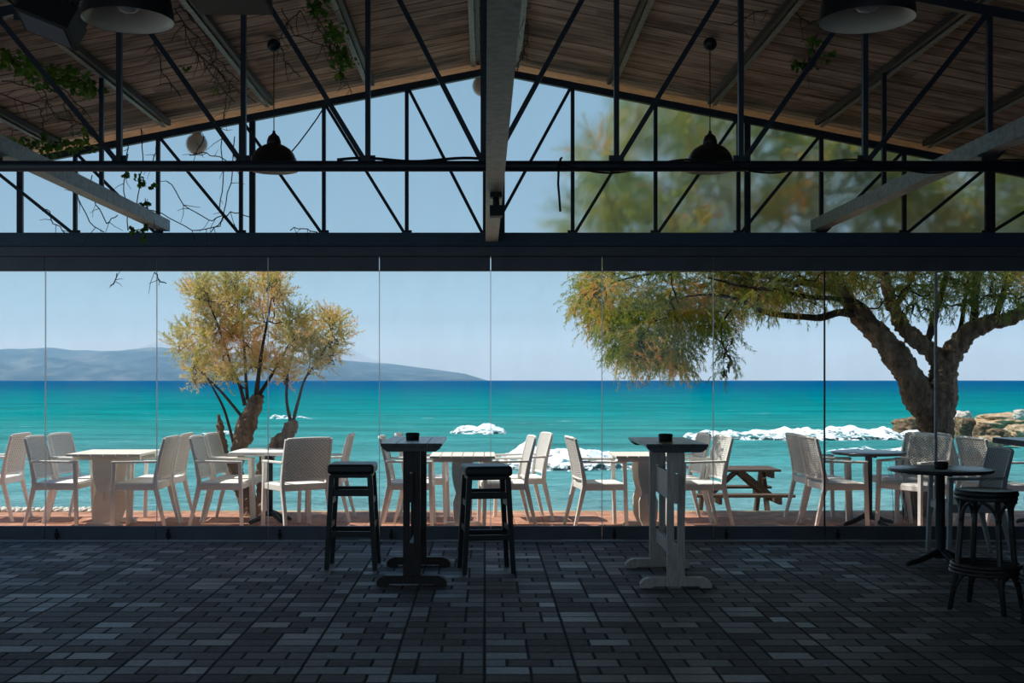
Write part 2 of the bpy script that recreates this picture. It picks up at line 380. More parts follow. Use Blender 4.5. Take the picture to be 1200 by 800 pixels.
def foam_mat():
    t=NT('sea_foam'); p=t.pos(); f=t.noise(3,p,5,.7); sp=t.new('ShaderNodeSeparateXYZ'); t.link(p,sp.inputs[0])
    t.link(t.ramp(f,[(.3,srgb(206,226,226)),(.5,srgb(250,252,252))]),t.b.inputs['Base Color']); t.b.inputs['Roughness'].default_value=.9
    t.bump(t.noise(6,p,5),.6,.1)
    mp=t.new('ShaderNodeMapping'); mp.inputs['Scale'].default_value=(1,.8,2.2); t.link(p,mp.inputs[0])
    n=t.noise(2.6,mp.outputs[0],8,.78)
    # lacy edges: the foam thins out towards the water surface
    v=t.math('ADD',t.math('MULTIPLY',t.math('ADD',sp.outputs[2],1.3),1.5),t.math('MULTIPLY',t.math('SUBTRACT',n,.5),4.6))
    k=t.new('ShaderNodeMapRange',interpolation_type='SMOOTHSTEP'); t.link(v,k.inputs[0]); k.inputs[1].default_value=.02; k.inputs[2].default_value=.42
    tr=t.new('ShaderNodeBsdfTransparent'); mx=t.new('ShaderNodeMixShader'); t.link(k.outputs[0],mx.inputs[0]); t.link(tr.outputs[0],mx.inputs[1]); t.link(t.b.outputs[0],mx.inputs[2]); t.link(mx.outputs[0],t.out.inputs[0])
    return t.m
M['foam']=foam_mat()
def rock_mat(name,a,b,c):
    t=NT(name); v=t.coord((1,1,2.2)); f=t.noise(2.2,v,8,.65)
    t.link(t.ramp(f,[(.3,a),(.5,b),(.68,c)]),t.b.inputs['Base Color']); t.b.inputs['Roughness'].default_value=.9
    t.bump(t.noise(5,v,8,.7),.9,.12); return t.m
M['rock_tan']=rock_mat('tan_rock',srgb(120,96,72),srgb(196,166,128),srgb(226,204,170))
M['rock_brown']=rock_mat('brown_rock',srgb(62,50,40),srgb(120,98,70),srgb(170,146,104))
M['rock_white']=rock_mat('white_rock',srgb(170,156,136),srgb(222,214,198),srgb(240,234,222))
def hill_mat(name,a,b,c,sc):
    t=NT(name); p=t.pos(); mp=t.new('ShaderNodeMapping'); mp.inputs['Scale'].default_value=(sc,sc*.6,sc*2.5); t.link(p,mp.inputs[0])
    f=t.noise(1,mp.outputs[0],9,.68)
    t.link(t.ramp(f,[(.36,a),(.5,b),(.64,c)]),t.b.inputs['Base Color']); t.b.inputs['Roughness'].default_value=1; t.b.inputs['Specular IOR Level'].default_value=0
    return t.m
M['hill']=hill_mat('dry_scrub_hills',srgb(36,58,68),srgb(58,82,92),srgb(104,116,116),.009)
M['mount']=hill_mat('bare_limestone_mountain',srgb(100,104,104),srgb(130,130,126),srgb(160,158,152),.003)

# ------------------------------------------------------------------ world, sun, camera
w=bpy.data.worlds.new('sky'); scene.world=w; w.use_nodes=True
nt=w.node_tree; bg=nt.nodes['Background']
tc=nt.nodes.new('ShaderNodeTexCoord'); sx=nt.nodes.new('ShaderNodeSeparateXYZ'); nt.links.new(tc.outputs['Generated'],sx.inputs[0])
rp=nt.nodes.new('ShaderNodeValToRGB'); e=rp.color_ramp.elements
e[0].position=0; e[0].color=srgb(170,199,218); e[1].position=1; e[1].color=srgb(70,124,190)
for p,c in ((.06,srgb(172,208,228)),(.14,srgb(160,195,220)),(.26,srgb(148,187,214)),(.5,srgb(108,160,206))):
    k=e.new(p); k.color=c
nt.links.new(sx.outputs[2],rp.inputs[0]); nt.links.new(rp.outputs[0],bg.inputs[0]); bg.inputs[1].default_value=1.0
sun=bpy.data.lights.new('sun','SUN'); so=bpy.data.objects.new('sun',sun); C.objects.link(so)
sun.energy=5.0; sun.angle=R(.6); sun.color=(1,.95,.86)
sd=Vector((-.62,.04,.98)).normalized()      # towards the sun
so.rotation_euler=sd.to_track_quat('Z','Y').to_euler()
cam=bpy.data.cameras.new('camera'); co=bpy.data.objects.new('camera',cam); C.objects.link(co); scene.camera=co
co.location=(0,0,EH); co.rotation_euler=(R(90),0,0)
cam.sensor_width=36; cam.lens=F/1200*36; cam.shift_x=(600-CX)/1200; cam.shift_y=(HY-400)/1200
cam.clip_end=30000; cam.clip_start=.05
vs=scene.view_settings; vs.view_transform='Standard'; vs.look='None'; vs.gamma=1; vs.use_curve_mapping=False; vs.exposure=0
scene.cycles.use_denoising=True
scene.cycles.max_bounces=12; scene.cycles.diffuse_bounces=5; scene.cycles.transparent_max_bounces=16
scene.cycles.caustics_refractive=True; scene.cycles.volume_bounces=2

# ------------------------------------------------------------------ setting
WY=10.4           # the glass wall
def struct(o,label=None): o['kind']='structure'; 
def S(mb,name,m,label=None,bevel=0,parent=None):
    o=mb.build(name,m,parent,bevel)
    if not parent:
        o['kind']='structure'
        if label: o['label']=label
    return o
S(MB().box(-6.6,6.6,-5,10.47,-.2,0),'floor',M['paver'],'dark brick-pattern paver floor of the covered terrace')
XR, ZR, SL = .08, 4.36, .195
def roofz(x,base=ZR): return base-SL*abs(x-XR)
mb=MB()
for s in (-1,1):
    xe=XR+s*6.7; 
    x0,x1=(xe,XR) if s<0 else (XR,xe)
    z0,z1=roofz(x0),roofz(x1)
    v=[(x0,-5,z0),(x1,-5,z1),(x1,10.5,z1),(x0,10.5,z0),(x0,-5,z0+.08),(x1,-5,z1+.08),(x1,10.5,z1+.08),(x0,10.5,z0+.08)]
    mb.add(v,[(0,3,2,1),(4,5,6,7),(0,1,5,4),(1,2,6,5),(2,3,7,6),(3,0,4,7)])
S(mb,'ceiling',M['ceiling'],'weathered board ceiling pitched to both sides of the ridge')
S(MB().box(-6.6,-6.45,-5,10.5,0,1.0),'wall_left',M['concrete_wall'],'low side wall left')
S(MB().box(6.45,6.6,-5,10.5,0,3.05),'wall_right',M['concrete_wall'],'side wall right')
mb=MB(); mb.box(-6.45,-4.6,-5,-4.8,0,3.0); mb.box(4.6,6.45,-5,-4.8,0,3.0); mb.box(-6.45,6.45,-5,-4.8,2.7,3.0)
S(mb,'wall_back',M['concrete_wall'],'wall behind the viewer with a wide opening')
# front wall: ends beyond the sliding glass
mb=MB(); mb.box(-6.6,-4.98,10.38,10.5,0,2.56); mb.box(5.09,6.6,10.38,10.5,0,2.56)
S(mb,'wall_front',M['beam'],'dark wall ends either side of the sliding glass')
mb=MB(); mb.box(-6.6,6.6,10.28,10.5,2.645,2.765)
S(mb,'trim_1',M['beam'],'dark steel beam carrying the gable, upper step',.006)
mb=MB(); mb.box(-6.6,6.6,10.32,10.5,2.56,2.645)
S(mb,'trim_2',M['rail'],'dark top track above the sliding glass',.004)
mb=MB(); mb.box(-6.45,6.45,10.30,10.355,0,.012)
S(mb,'trim_3',M['pale_seal'],'pale metal floor track at the foot of the glass')
mb=MB()
for s in (-1,1):
    xe=XR+s*6.7
    x0,x1=(xe,XR) if s<0 else (XR,xe)
    z0,z1=roofz(x0),roofz(x1)
    v=[(x0,10.50,z0),(x1,10.50,z1),(x1,10.92,z1),(x0,10.92,z0),(x0,10.50,z0+.06),(x1,10.50,z1+.06),(x1,10.92,z1+.06),(x0,10.92,z0+.06)]
    mb.add(v,[(0,3,2,1),(4,5,6,7),(0,1,5,4),(1,2,6,5),(2,3,7,6),(3,0,4,7)])
S(mb,'trim_4',M['pale_board'],'pale pine soffit of the roof overhang, seen over the gable rafter')

# glass panels
step=1.0045; xs=[.054+step*k for k in range(-5,6)]
for i in range(10):
    a,b=xs[i],xs[i+1]
    root=bpy.data.objects.new('window_%d'%(i+1),None); C.objects.link(root); root.location=(a,10.4,0); root['kind']='structure'
    W=b-a
    MB().box(.004,W-.004,-.004,.004,.125,2.445).build('pane',M['glass'],root)
    MB().box(.004,W-.004,-.022,.022,2.43,2.56).build('top_rail',M['rail'],root,.003)
    rail=MB().box(.004,W-.004,-.022,.022,.012,.132).build('bottom_rail',M['rail'],root,.003)
    sm={8:M['brown_rubber'],9:M['pale_seal']}.get(i,M['clear_seal'])
    wd={8:.012,9:.022}.get(i,.007)
    MB().box(-wd/2,wd/2,-.009,.009,.03,2.44).build('seal',sm,root)
    m=MB(); m.box(.095,.125,-.05,-.022,.03,.075); m.tube([(.11,-.036,.0),(.11,-.036,.10)],.006,8); m.ball((.11,-.036,.10),.011,10,6)
    m.build('bolt_latch',M['black_plastic'],rail)
# gable glazing in bays between posts
posts=[-6.4,-4.21,-2.105,.155,2.38,4.595,6.45]
for i in range(6):
    a,b=posts[i],posts[i+1]
    pts=[(a,2.765),(b,2.765),(b,roofz(b)-.10)]
    if a<XR<b: pts.append((XR,roofz(XR)-.10))
    pts.append((a,roofz(a)-.10))
    m=MB(); m.add([(x,10.46,z) for x,z in pts],[tuple(range(len(pts)))])
    o=m.build('window_%d'%(11+i),M['film']); o['kind']='structure'
for i,x in enumerate(posts[1:-1]):
    m=MB(); m.box(x-.027,x+.027,10.425,10.455,2.765,roofz(x)-.10); o=m.build('trim_%d'%(5+i),M['black_steel']); o['kind']='structure'

# ------------------------------------------------------------------ trusses, beams, purlins
def xk(k): return .045+.7475*k
def truss(Y,label,ks,chord,vt,dt,rt,kingw):
    root=thing('roof_truss',label,'roof truss',(0,Y,0))
    x0,x1=xk(ks[0]),xk(ks[-1])
    if chord: MB().tube([(x0-.6,0,2.735),(x1+.5,0,2.735)],.033,10).build('bottom_chord',M['black_steel'],root)
    zr=ZR-.122
    for s in (-1,1):
        MB().bar((XR,0,zr),(XR+s*6.3,0,roofz(XR+s*6.3,zr)),.05,rt,side=(0,1,0)).build('top_chord',M['black_steel'],root)
    for k in ks:
        x=xk(k); z=roofz(x,zr)
        if z<2.8: continue
        wv=kingw if k==0 else vt
        xx=.0 if k==0 else x
        MB().bar((xx,0,2.76),(xx,0,z),wv,.035,side=(1,0,0)).build('post',M['black_steel'],root)
        if k!=0:
            s=1 if k<0 else -1; x2=xk(k+s)-s*.02; x1_=x+s*.02
            if k+s==0: x2=-.02 if s>0 else .06
            MB().bar((x1_,0,z-.02),(x2,0,2.77),dt,.02,side=(1,0,0)).build('brace',M['black_steel'],root)
            g=MB(); g.box(x-.045,x+.045,-.004,.004,2.765,2.80); g.build('gusset',M['black_steel'],root)
    return root
truss(10.39,'slender black steel truss against the gable glazing',list(range(-8,9)),False,.034,.028,.062,.034)
truss(6.93,'black steel truss with round bottom tube crossing the room nearer the viewer',list(range(-7,8)),True,.03,.03,.06,.05)

def chan(name,x,z,w,h,y0,y1,label):
    """galvanised channel along Y with flange lips and bolts"""
    m=MB(); m.box(x-w/2,x+w/2,y0,y1,z,z+.008); m.box(x-w/2,x-w/2+.008,y0,y1,z+.008,z+h); m.box(x+w/2-.008,x+w/2,y0,y1,z+.008,z+h); m.box(x-w/2+.008,x+w/2-.008,y0,y1,z+h-.01,z+h)
    o=m.build(name,M['galv']); return tag(o,label,'beam')
chan('ridge_beam',.064,2.68,.112,.13,.6,10.28,'pale galvanised beam running to the glass wall under the middle of the roof')
chan('tie_beam',-2.88,2.785,.10,.10,.6,10.36,'pale galvanised beam under the left roof slope ending above the left tree')
chan('tie_beam',2.98,2.785,.10,.10,.6,10.36,'pale galvanised beam under the right roof slope ending above the right tree')
for x,yy,l in ((-2.88,8.66,'thin black steel hanger on the left galvanised beam'),(2.98,8.6,'thin black steel hanger on the right galvanised beam')):
    tag(MB().bar((x,yy,2.885),(x,yy,roofz(x)-.06),.03,.03).build('steel_hanger',M['black_steel']),l,'hanger')
purl=[(430,107,'second'),(315,130,'third'),(195,155,'fourth'),(65,180,'fifth')]
def purlin(x,label):
    z=roofz(x)
    root=thing('roof_purlin',label,'purlin',(x,0,z),0,'galvanised purlins under the roof boards')
    s=1 if x<XR else -1
    MB().box(-.019,.019,.4,10.33,-.07,-.062).build('flange',M['galv'],root)
    MB().box(-.022*s-.004,-.022*s+.004,.4,10.33,-.062,-.006).build('web',M['galv'],root)
    # dark strip added to stand for the shade beside the purlin
    m=MB(); m.box(.024 if s>0 else -.06,.06 if s>0 else -.024,.4,10.33,-.055,-.008); m.build('batten_or_shade',M['dark_wood'],root)
names=['nearest the ridge','second from the ridge','third from the ridge','fourth from the ridge','fifth from the ridge','sixth from the ridge']
for i,px in enumerate((555,432,315,195,68,-60)): purlin(gx(px,10.4),'pale steel purlin under the left roof slope, '+names[i])
for i,px in enumerate((606,718,835,960,1085,1205)): purlin(gx(px,10.4),'pale steel purlin under the right roof slope, '+names[i])

# ------------------------------------------------------------------ pendant lamps
def pendant(loc, ztop, label, group, tilt=(0,0), rad=.17):
    root=thing('pendant_lamp',label,'lamp',loc,0,group)
    r=rad
    pr=[(r,0),(r*1.0,.012),(r*.985,.035),(r*.93,.075),(r*.82,.112),(r*.66,.142),(r*.45,.163),(r*.30,.172),(.05,.175)]
    inn=[(.045,.078),(r*.30,.076),(r*.45,.070),(r*.65,.058),(r*.80,.042),(r*.91,.024),(r*.96,.010),(r*.985,.001),(r,0)]
    pr=[(a,b*1.14) for a,b in pr]; 
    shade=MB().lathe([(a,b) for a,b in pr],n=48,caps=False).build('lamp_shade',M['lamp_out'],root)
    MB().lathe([(a-.001,b+.001) for a,b in inn],n=48,caps=False).build('inner_lining',M['lamp_in'],shade)
    cap=MB().lathe([(.055,.19),(.052,.225),(.040,.258),(.022,.272),(.012,.284),(.010,.30)],n=24).build('socket_cap',M['lamp_out'],root)
    b=MB(); b.lathe([(.0,.028),(.028,.034),(.046,.05),(.05,.075),(.04,.10)],n=24); b.build('bulb',M['bulb'],cap)
    ch=ztop-loc[2]
    MB().tube([(0,0,.27),(0,0,ch-.05)],.004,6).build('cable',M['black_plastic'],root)
    MB().ball((0,0,ch-.055),.052,16,10).build('ceiling_rose',M['lamp_out'],root)
    root.rotation_euler=(tilt[0],tilt[1],0)
    return root
for X,Y,z,l in ((gx(321,8.7),8.7,3.03,'dark dome pendant lamp seen against the sky left of the middle beam'),
                (gx(832,8.7),8.7,3.03,'dark dome pendant lamp seen before the blurred tree right of the middle beam')):
    pendant((X,Y,z),roofz(X)-.005,l,'dome pendant lamps',rad=.182)
for X,Y,z,l in ((gx(150,4.35),4.35,2.805,'large pendant lamp with pale underside cut by the top edge, left'),
                (gx(1016,4.2),4.2,2.76,'large pendant lamp with pale underside cut by the top edge, right')):
    pendant((X,Y,z),roofz(X)-.005,l,'dome pendant lamps')

# small spotlight below the middle beam
root=thing('ceiling_spotlight','small black spotlight fixed under the middle galvanised beam','spotlight',(.075,7.6,2.68))
MB().box(-.04,.04,-.04,.04,-.03,0).build('mount_plate',M['black_plastic'],root,.003)
MB().tube([(0,0,-.03),(0,-.02,-.09)],.022,10).build('swivel_arm',M['black_plastic'],root)
m=MB(); m.box(-.042,.042,-.06,.06,-.155,-.085); m.build('lamp_head',M['black_plastic'],root,.006)
# speaker box hanging at the top edge
root=thing('speaker_box','black rectangular box fixed overhead at the top edge left of the middle','speaker',(gx(269,4.6),4.6,2.945))
MB().box(-.15,.15,-.13,.13,0,.2).build('cabinet',M['black_plastic'],root,.008)
MB().box(-.135,.135,-.138,-.131,.015,.185).build('grille',M['black_steel'],root)
MB().bar((0,0,.2),(0,0,roofz(gx(269,4.6))-2.98),.04,.04).build('bracket',M['black_steel'],root)
# floodlight
root=thing('floodlight','black floodlight with ribbed housing tilted down in the top left corner','floodlight',(gx(55,5.0),5.0,2.98))
mb=MB(); 
def rot(v,ax,a,o=(0,0,0)): return Matrix.Rotation(a,3,ax)@Vector(v)
def rbox(mb,x0,x1,y0,y1,z0,z1,Mx):
    v=[Mx@Vector(p) for p in ((x0,y0,z0),(x1,y0,z0),(x1,y1,z0),(x0,y1,z0),(x0,y0,z1),(x1,y0,z1),(x1,y1,z1),(x0,y1,z1))]
    mb.add(v,[(0,3,2,1),(4,5,6,7),(0,1,5,4),(1,2,6,5),(2,3,7,6),(3,0,4,7)])
Mx=Matrix.Rotation(R(22),3,'Y')@Matrix.Rotation(R(-16),3,'X')
rbox(mb,-.12,.12,-.09,.09,0,.10,Mx)
for i in range(9): rbox(mb,-.11+i*.0265,-.10+i*.0265,-.085,.085,.10,.125,Mx)
hs_=mb.build('housing',M['black_plastic'],root,.004)
m=MB(); rbox(m,-.125,.125,-.095,.095,-.012,0,Mx); m.build('bezel',M['black_plastic'],hs_,.003)
m=MB(); rbox(m,-.105,.105,-.075,.075,-.016,-.012,Mx); m.build('lens_glass',M['rail'],hs_)
m=MB(); m.bar((-.13,0,.03),(-.12,0,.22),.03,.006); m.bar((.13,0,.03),(.12,0,.22),.03,.006); m.bar((-.13,0,.22),(.13,0,.22),.03,.006); m.bar((0,0,.22),(0,0,roofz(gx(55,5.0))-3.0),.03,.03)
m.build('bracket',M['black_steel'],root)
# globe lamps outside the gable
for px,py,l in ((232,170,'round opal globe lamp outside the gable film, left among bare vine stems'),(566,102,'round opal globe lamp outside the gable, half behind the middle beam')):
    p=at(px,py,10.85); root=thing('globe_lamp',l,'lamp',p,0,'opal globe lamps outside the gable')
    MB().ball((0,0,0),.10,24,14).build('globe',M['opal'],root)
    MB().lathe([(.04,.085),(.045,.10),(.04,.13),(.0,.135)],n=16).build('cap',M['black_plastic'],root)
    zz=roofz(p.x)-p.z
    MB().tube([(0,0,.12),(0,0,min(zz,.3)),(0,-.38,zz-.08)],.01,8).build('bracket_arm',M['black_steel'],root)

# cables on the near truss
def cable(pts,r,label,name='electric_cable',m='black_plastic'):
    o=MB().tube(pts,r,6).build(name,M[m]); return tag(o,label,'cable')
pts=[]
for i in range(160):
    t=i/159; x=gx(655,6.93)+t*(3.3-gx(655,6.93)); a=x*6.5
    rr=.040
    pts.append((x,6.93+rr*math.cos(a),2.735+rr*math.sin(a)))
cable(pts,.006,'black cable wound around the bottom tube of the near truss')
p=at(657,190,6.88)
cable([(p.x+.01,6.93,2.785),(p.x,6.885,2.77),(p.x-.012,6.88,2.70),(p.x-.015,6.88,2.62),(p.x-.008,6.88,2.54),(p.x-.002,6.88,2.455)],.007,'short loose cable end hanging from the near truss right of the middle')
cable([at(380,125,9.9),at(372,138,9.8),at(362,152,9.7),at(350,168,9.4),at(338,182,9.0),at(325,192,8.45)],.006,'thin black wire sagging from the gable to the left dome lamp')
pts=[]
for i in range(60):
    t=i/59; x=gx(395,6.93)+t*(gx(568,6.93)-gx(395,6.93)); pts.append((x,6.93,2.774+.010*math.sin(t*9)))
cable(pts,.009,'black cable lying along the near truss tube left of the middle beam')

# ------------------------------------------------------------------ woven armchair
def chair_proto(wm,pm,sm):
    root=thing('armchair','x','chair')
    hw=.25
    # seat (front = -y)
    m=MB(); m.box(-hw+.02,hw-.02,-.225,.19,.435,.452); m.build('seat',sm,root,.006)
    m=MB()
    m.box(-hw+.03,hw-.03,-.235,-.205,.385,.44); m.box(-hw+.03,hw-.03,.16,.19,.385,.44)
    m.box(-hw,-hw+.034,-.225,.19,.385,.445); m.box(hw-.034,hw,-.225,.19,.385,.445)
    m.build('seat_frame',pm,root,.006)
    # back: curved woven panel with frame
    nx,nz=12,8
    def bp(u,v):   # u -1..1 , v 0..1
        z=.49+.395*v; x=u*(hw-.018)*(1.0-.03*v); y=.172+.085*v**1.3+.022*(1-u*u)
        if v==1: z+=.006*(1-u*u)
        return Vector((x,y,z))
    m=MB(); vs=[];fs=[]
    for side in (0,1):
        for j in range(nz+1):
            for i in range(nx+1):
                p=bp(-1+2*i/nx,j/nz); vs.append((p.x,p.y+(.014 if side else 0),p.z))
    n1=(nx+1)*(nz+1)
    for j in range(nz):
        for i in range(nx):
            a=j*(nx+1)+i; fs.append((a,a+1,a+nx+2,a+nx+1)); b=a+n1; fs.append((b,b+nx+1,b+nx+2,b+1))
    m.add(vs,fs,True); back=m.build('backrest',wm,root)
    m=MB()
    top=[bp(-1+2*i/12,1)+Vector((0,.007,0)) for i in range(13)]; bot=[bp(-1+2*i/12,0)+Vector((0,.007,0)) for i in range(13)]
    m.tube(top,.013,8); m.build('back_rail',pm,back)
    m=MB(); m.tube(bot,.014,8); m.build('back_rail',pm,back)
    for s in (-1,1):
        x=s*(hw-.012)
        # rear leg + stile as one bent member
        m=MB(); pr=[(.275,0,.030,.026),(.225,.20,.034,.036),(.172,.43,.036,.046),(.176,.50,.034,.042),(.205,.66,.030,.034),(.262,.885,.024,.026)]
        for a,b in zip(pr[:-1],pr[1:]):
            m.bar((x+s*.012*(a[1]<.1),a[0],a[1]),(x+s*.012*(b[1]<.1),b[0],b[1]),a[2],a[3],b[2],b[3],side=(1,0,0))
        m.build('leg',pm,root,.004)
        m=MB(); m.bar((x+s*.012,-.242,0),(x,-.222,.655),.034,.034,.040,.036,side=(1,0,0)); m.build('leg',pm,root,.004)
        m=MB(); m.bar((x,-.245,.655),(x,.205,.662),.048,.022,.04,.022,side=(1,0,0)); m.build('armrest',pm,root,.006)
    return root
white=chair_proto(M['weave'],M['white_plastic'],M['white_plastic'])
grey=chair_proto(M['weave_grey'],M['grey_plastic'],M['grey_plastic'])
# (px of chair middle at its near side, Y of near side, rotation, label, group, proto)
CH=[
 (-17,11.72,-90,'white woven armchair cut off by the left edge of the picture',white),
 (60.5,11.13,90,'white woven armchair facing right at the far left table, nearer the glass',white),
 (88,11.70,84,'white woven armchair facing right at the far left table, on its seaward side',white),
 (160.5,11.10,-90,'white woven armchair facing left at the far left table, nearer the glass',white),
 (181,11.70,-90,'white woven armchair facing left at the far left table, on its seaward side',white),
 (254,11.13,90,'white woven armchair facing right before the left tree, nearer the glass',white),
 (271,11.68,88,'white woven armchair facing right before the left tree, beside its trunk',white),
 (343,11.0,215,'woven armchair turned with its back to the glass by the left dark stool',white),
 (378,11.72,-90,'white woven armchair facing left, behind the left black bar stool',white),
 (477,11.13,90,'white woven armchair facing right behind the dark high table, nearer the glass',white),
 (495,11.70,88,'white woven armchair behind the dark high table, on the seaward side',white),
 (593,11.13,-84,'white woven armchair just right of the right black stool, nearer the glass',white),
 (613,11.76,-80,'white woven armchair right of the right black stool, farther seaward',white),
 (702,11.08,97,'woven armchair standing alone facing right between both high tables',white),
 (824,11.10,-82,'white woven armchair facing left just right of the pale-legged high table',white),
 (801,11.66,-86,'white woven armchair half hidden behind the pale-legged high table',white),
 (986,11.10,94,'shaded woven armchair facing right at the round seaside table, nearer the glass',white),
 (968,11.66,94,'shaded woven armchair facing right at the round seaside table, seaward side',white),
 (1083,11.02,-58,'white woven armchair facing the camera left in front of the big trunk',white),
 (1066,11.70,-72,'white woven armchair in dappled shade left of the big trunk',white),
 (1147,11.72,86,'white woven armchair with sunlit edge right of the big trunk',white),
 (1180,10.98,100,'shaded woven armchair facing right at the far right of the deck',white),
]
for px,Y,rz,l,p in CH:
    a=R(rz); half=abs(math.cos(a))*.25+abs(math.sin(a))*.25
    cy=Y+.25
    inst(p,(gx(px,Y),cy,0),a,l,'woven armchairs on the deck')
inst(grey,(3.97,9.46,0),R(-93),'grey woven armchair indoors beside the dark round table',None)

# ------------------------------------------------------------------ outdoor tables
def trestle_low(loc,label,L=.76,Wd=.80,m=M['white_wood'],rz=0,off=0):
    root=thing('slatted_table',label,'table',loc,rz,'white slatted tables on the deck')
    n=6; pw=Wd/n
    for i in range(n):
        x=-Wd/2+i*pw; MB().box(x+.003,x+pw-.003,-L/2,L/2,.712,.735).build('top_slat',m,root,.003)
    mb=MB(); 
    for y in (-L/2+.12,L/2-.12): mb.box(-Wd/2+.03,Wd/2-.03,y-.022,y+.022,.672,.712)
    mb.build('batten_or_shade',m,root,.003)
    for y in (-.22,.22):
        pf=[(-.05,.05),(-.085,.14),(-.09,.30),(-.062,.38),(-.085,.46),(-.10,.56),(-.10,.672),(.10,.672),(.10,.56),(.085,.46),(.062,.38),(.09,.30),(.085,.14),(.05,.05)]
        MB().prism([(a+off,b) for a,b in pf],y-.02,y+.02).build('pedestal_board',m,root,.003)
        ft=[(-.19,0),(-.19,.03),(-.15,.055),(.15,.055),(.19,.03),(.19,0),(.13,0),(.12,.012),(-.12,.012),(-.13,0)]
        MB().prism([(a+off,b) for a,b in ft],y-.032,y+.032).build('foot',m,root,.003)
    MB().box(off-.02,off+.02,-.28,.28,.27,.36).build('stretcher',m,root,.003)
    return root
trestle_low((-3.68,11.48,0),'white slatted trestle table, farthest left on the deck',.76,.72,off=-.05)
trestle_low((gx(540,11.1)+.02,11.12,0),'slatted table right behind the dark high table',.62,.62)
trestle_low((gx(757,11.1),11.16,0),'slatted table partly hidden behind the pale-legged high table',.66,.64)

def cross_base(mb_parent,mm,r=.24,h=.07,n=4,off=0):
    for k in range(n):
        a=off+2*math.pi*k/n; d=Vector((math.cos(a),math.sin(a),0))
        m=MB(); m.tube([d*.02+Vector((0,0,h+.03)),d*.07+Vector((0,0,h+.015)),d*(r*.6)+Vector((0,0,h*.62)),d*(r*.9)+Vector((0,0,.028)),d*r+Vector((0,0,.016))],[.03,.026,.022,.021,.016],10)
        m.build('claw_foot',mm,mb_parent)
root=thing('square_table','white square table with dark cross base before the left tree','table',(gx(317,11.72),11.72,0))
MB().box(-.35,.35,-.35,.35,.70,.737).build('tabletop',M['white_plastic'],root,.008)
MB().tube([(0,0,.06),(0,0,.70)],.024,14).build('column',M['cast_iron'],root)
MB().box(-.12,.12,-.12,.12,.69,.70).build('top_plate',M['cast_iron'],root)
cross_base(root,M['cast_iron'],.25,.07,4,R(45))
def round_table(loc,dia,H,label,off):
    root=thing('round_table',label,'table',loc,0,None)
    r=dia/2
    MB().lathe([(0,H-.028),(r-.02,H-.028),(r-.004,H-.022),(r,H-.012),(r-.004,H-.003),(r-.012,H),(0,H)],n=64).build('tabletop',M['round_top'],root)
    MB().lathe([(.045,.06),(.035,.09),(.034,H-.06),(.05,H-.04),(.13,H-.034),(.13,H-.028)],n=24).build('column',M['cast_iron'],root)
    m=MB()
    for a in (0,math.pi/2): m.bar((-.2*math.cos(a),-.2*math.sin(a),H-.04),(.2*math.cos(a),.2*math.sin(a),H-.04),.03,.02)
    m.build('cross_support',M['cast_iron'],root)
    cross_base(root,M['cast_iron'],.29,.075,4,off)
    return root
round_table((gx(1018,11.5),11.5,0),.72,.735,'dark round table outside on the deck at the right',R(20))
round_table((gx(1102,9.0),9.0,0),.78,.76,'dark round pedestal table indoors by the right end of the glass',R(-78))
root=thing('square_table','dark thick-topped table cut off by the right edge behind the glass','table',(gx(1222,11.5),11.5,0))
MB().box(-.35,.35,-.35,.35,.80,.86).build('tabletop',M['round_top'],root,.006)
MB().box(-.04,.04,-.04,.04,.05,.8).build('column',M['cast_iron'],root)
cross_base(root,M['cast_iron'],.25,.07,4,R(45))

# ------------------------------------------------------------------ high tables
def high_table(loc,label,mtop,mleg,L=1.0):
    root=thing('high_table',label,'table',loc); Wd=.435; H=1.005
    n=4; pw=Wd/n
    for i in range(n):
        x=-Wd/2+i*pw; MB().box(x+.0025,x+pw-.0025,-L/2,L/2,H-.022,H).build('top_slat',mtop,root,.002)
    for y in (-L/2+.045,L/2-.045):
        pf=[(-.17,H-.058),(-.205,H-.034),(-.205,H-.022),(.205,H-.022),(.205,H-.034),(.17,H-.058)]
        MB().prism(pf,y-.045,y+.035).build('batten_or_shade',mtop,root,.002)
    for y in (-.425,.425):
        # slotted board
        pw2=.061; m=MB(); a,b=y-.019,y+.019
        m.box(-pw2,-.014,a,b,.06,H-.058); m.box(.014,pw2,a,b,.06,H-.058)
        m.box(-.014,.014,a,b,.06,.30); m.box(-.014,.014,a,b,.80,H-.058)
        m.build('pedestal_board',mleg,root)
        ft=[(-.245,0),(-.25,.03),(-.225,.058),(-.19,.072),(.19,.072),(.225,.058),(.25,.03),(.245,0),(.17,0),(.155,.014),(-.155,.014),(-.17,0)]
        MB().prism(ft,y-.036,y+.036).build('foot',mleg,root,.003)
    m=MB(); m.box(-.0135,.0135,-.49,.49,.59,.79); m.build('stretcher',mleg,root,.002)
    m=MB(); m.box(-.016,.016,-.405,.405,.205,.30); m.build('stretcher',mleg,root,.002)
    return root
high_table((-.515,8.57,0),'high slatted bar table with dark brown legs between the two black stools',M['table_blue'],M['dark_wood'])
high_table((1.335,8.48,0),'high slatted bar table with pale grey-white legs and feet',M['table_blue'],M['grey_wood'])
def ashtray(loc,label):
    root=thing('ashtray',label,'ashtray',loc,0,'black ashtrays')
    bowl=MB().lathe([(0,0),(.046,0),(.050,.006),(.050,.046),(.046,.050),(.040,.050),(.038,.02),(0,.016)],n=32).build('bowl',M['black_plastic'],root)
    MB().lathe([(.052,.030),(.054,.033),(.054,.040),(.052,.043)],n=32).build('rim_band',M['black_plastic'],bowl)
ashtray((gx(483.5,8.62),8.62,1.005),'small round black ashtray on the dark-legged high table')
ashtray((gx(780,8.45),8.45,1.005),'small round black ashtray on the pale-legged high table')
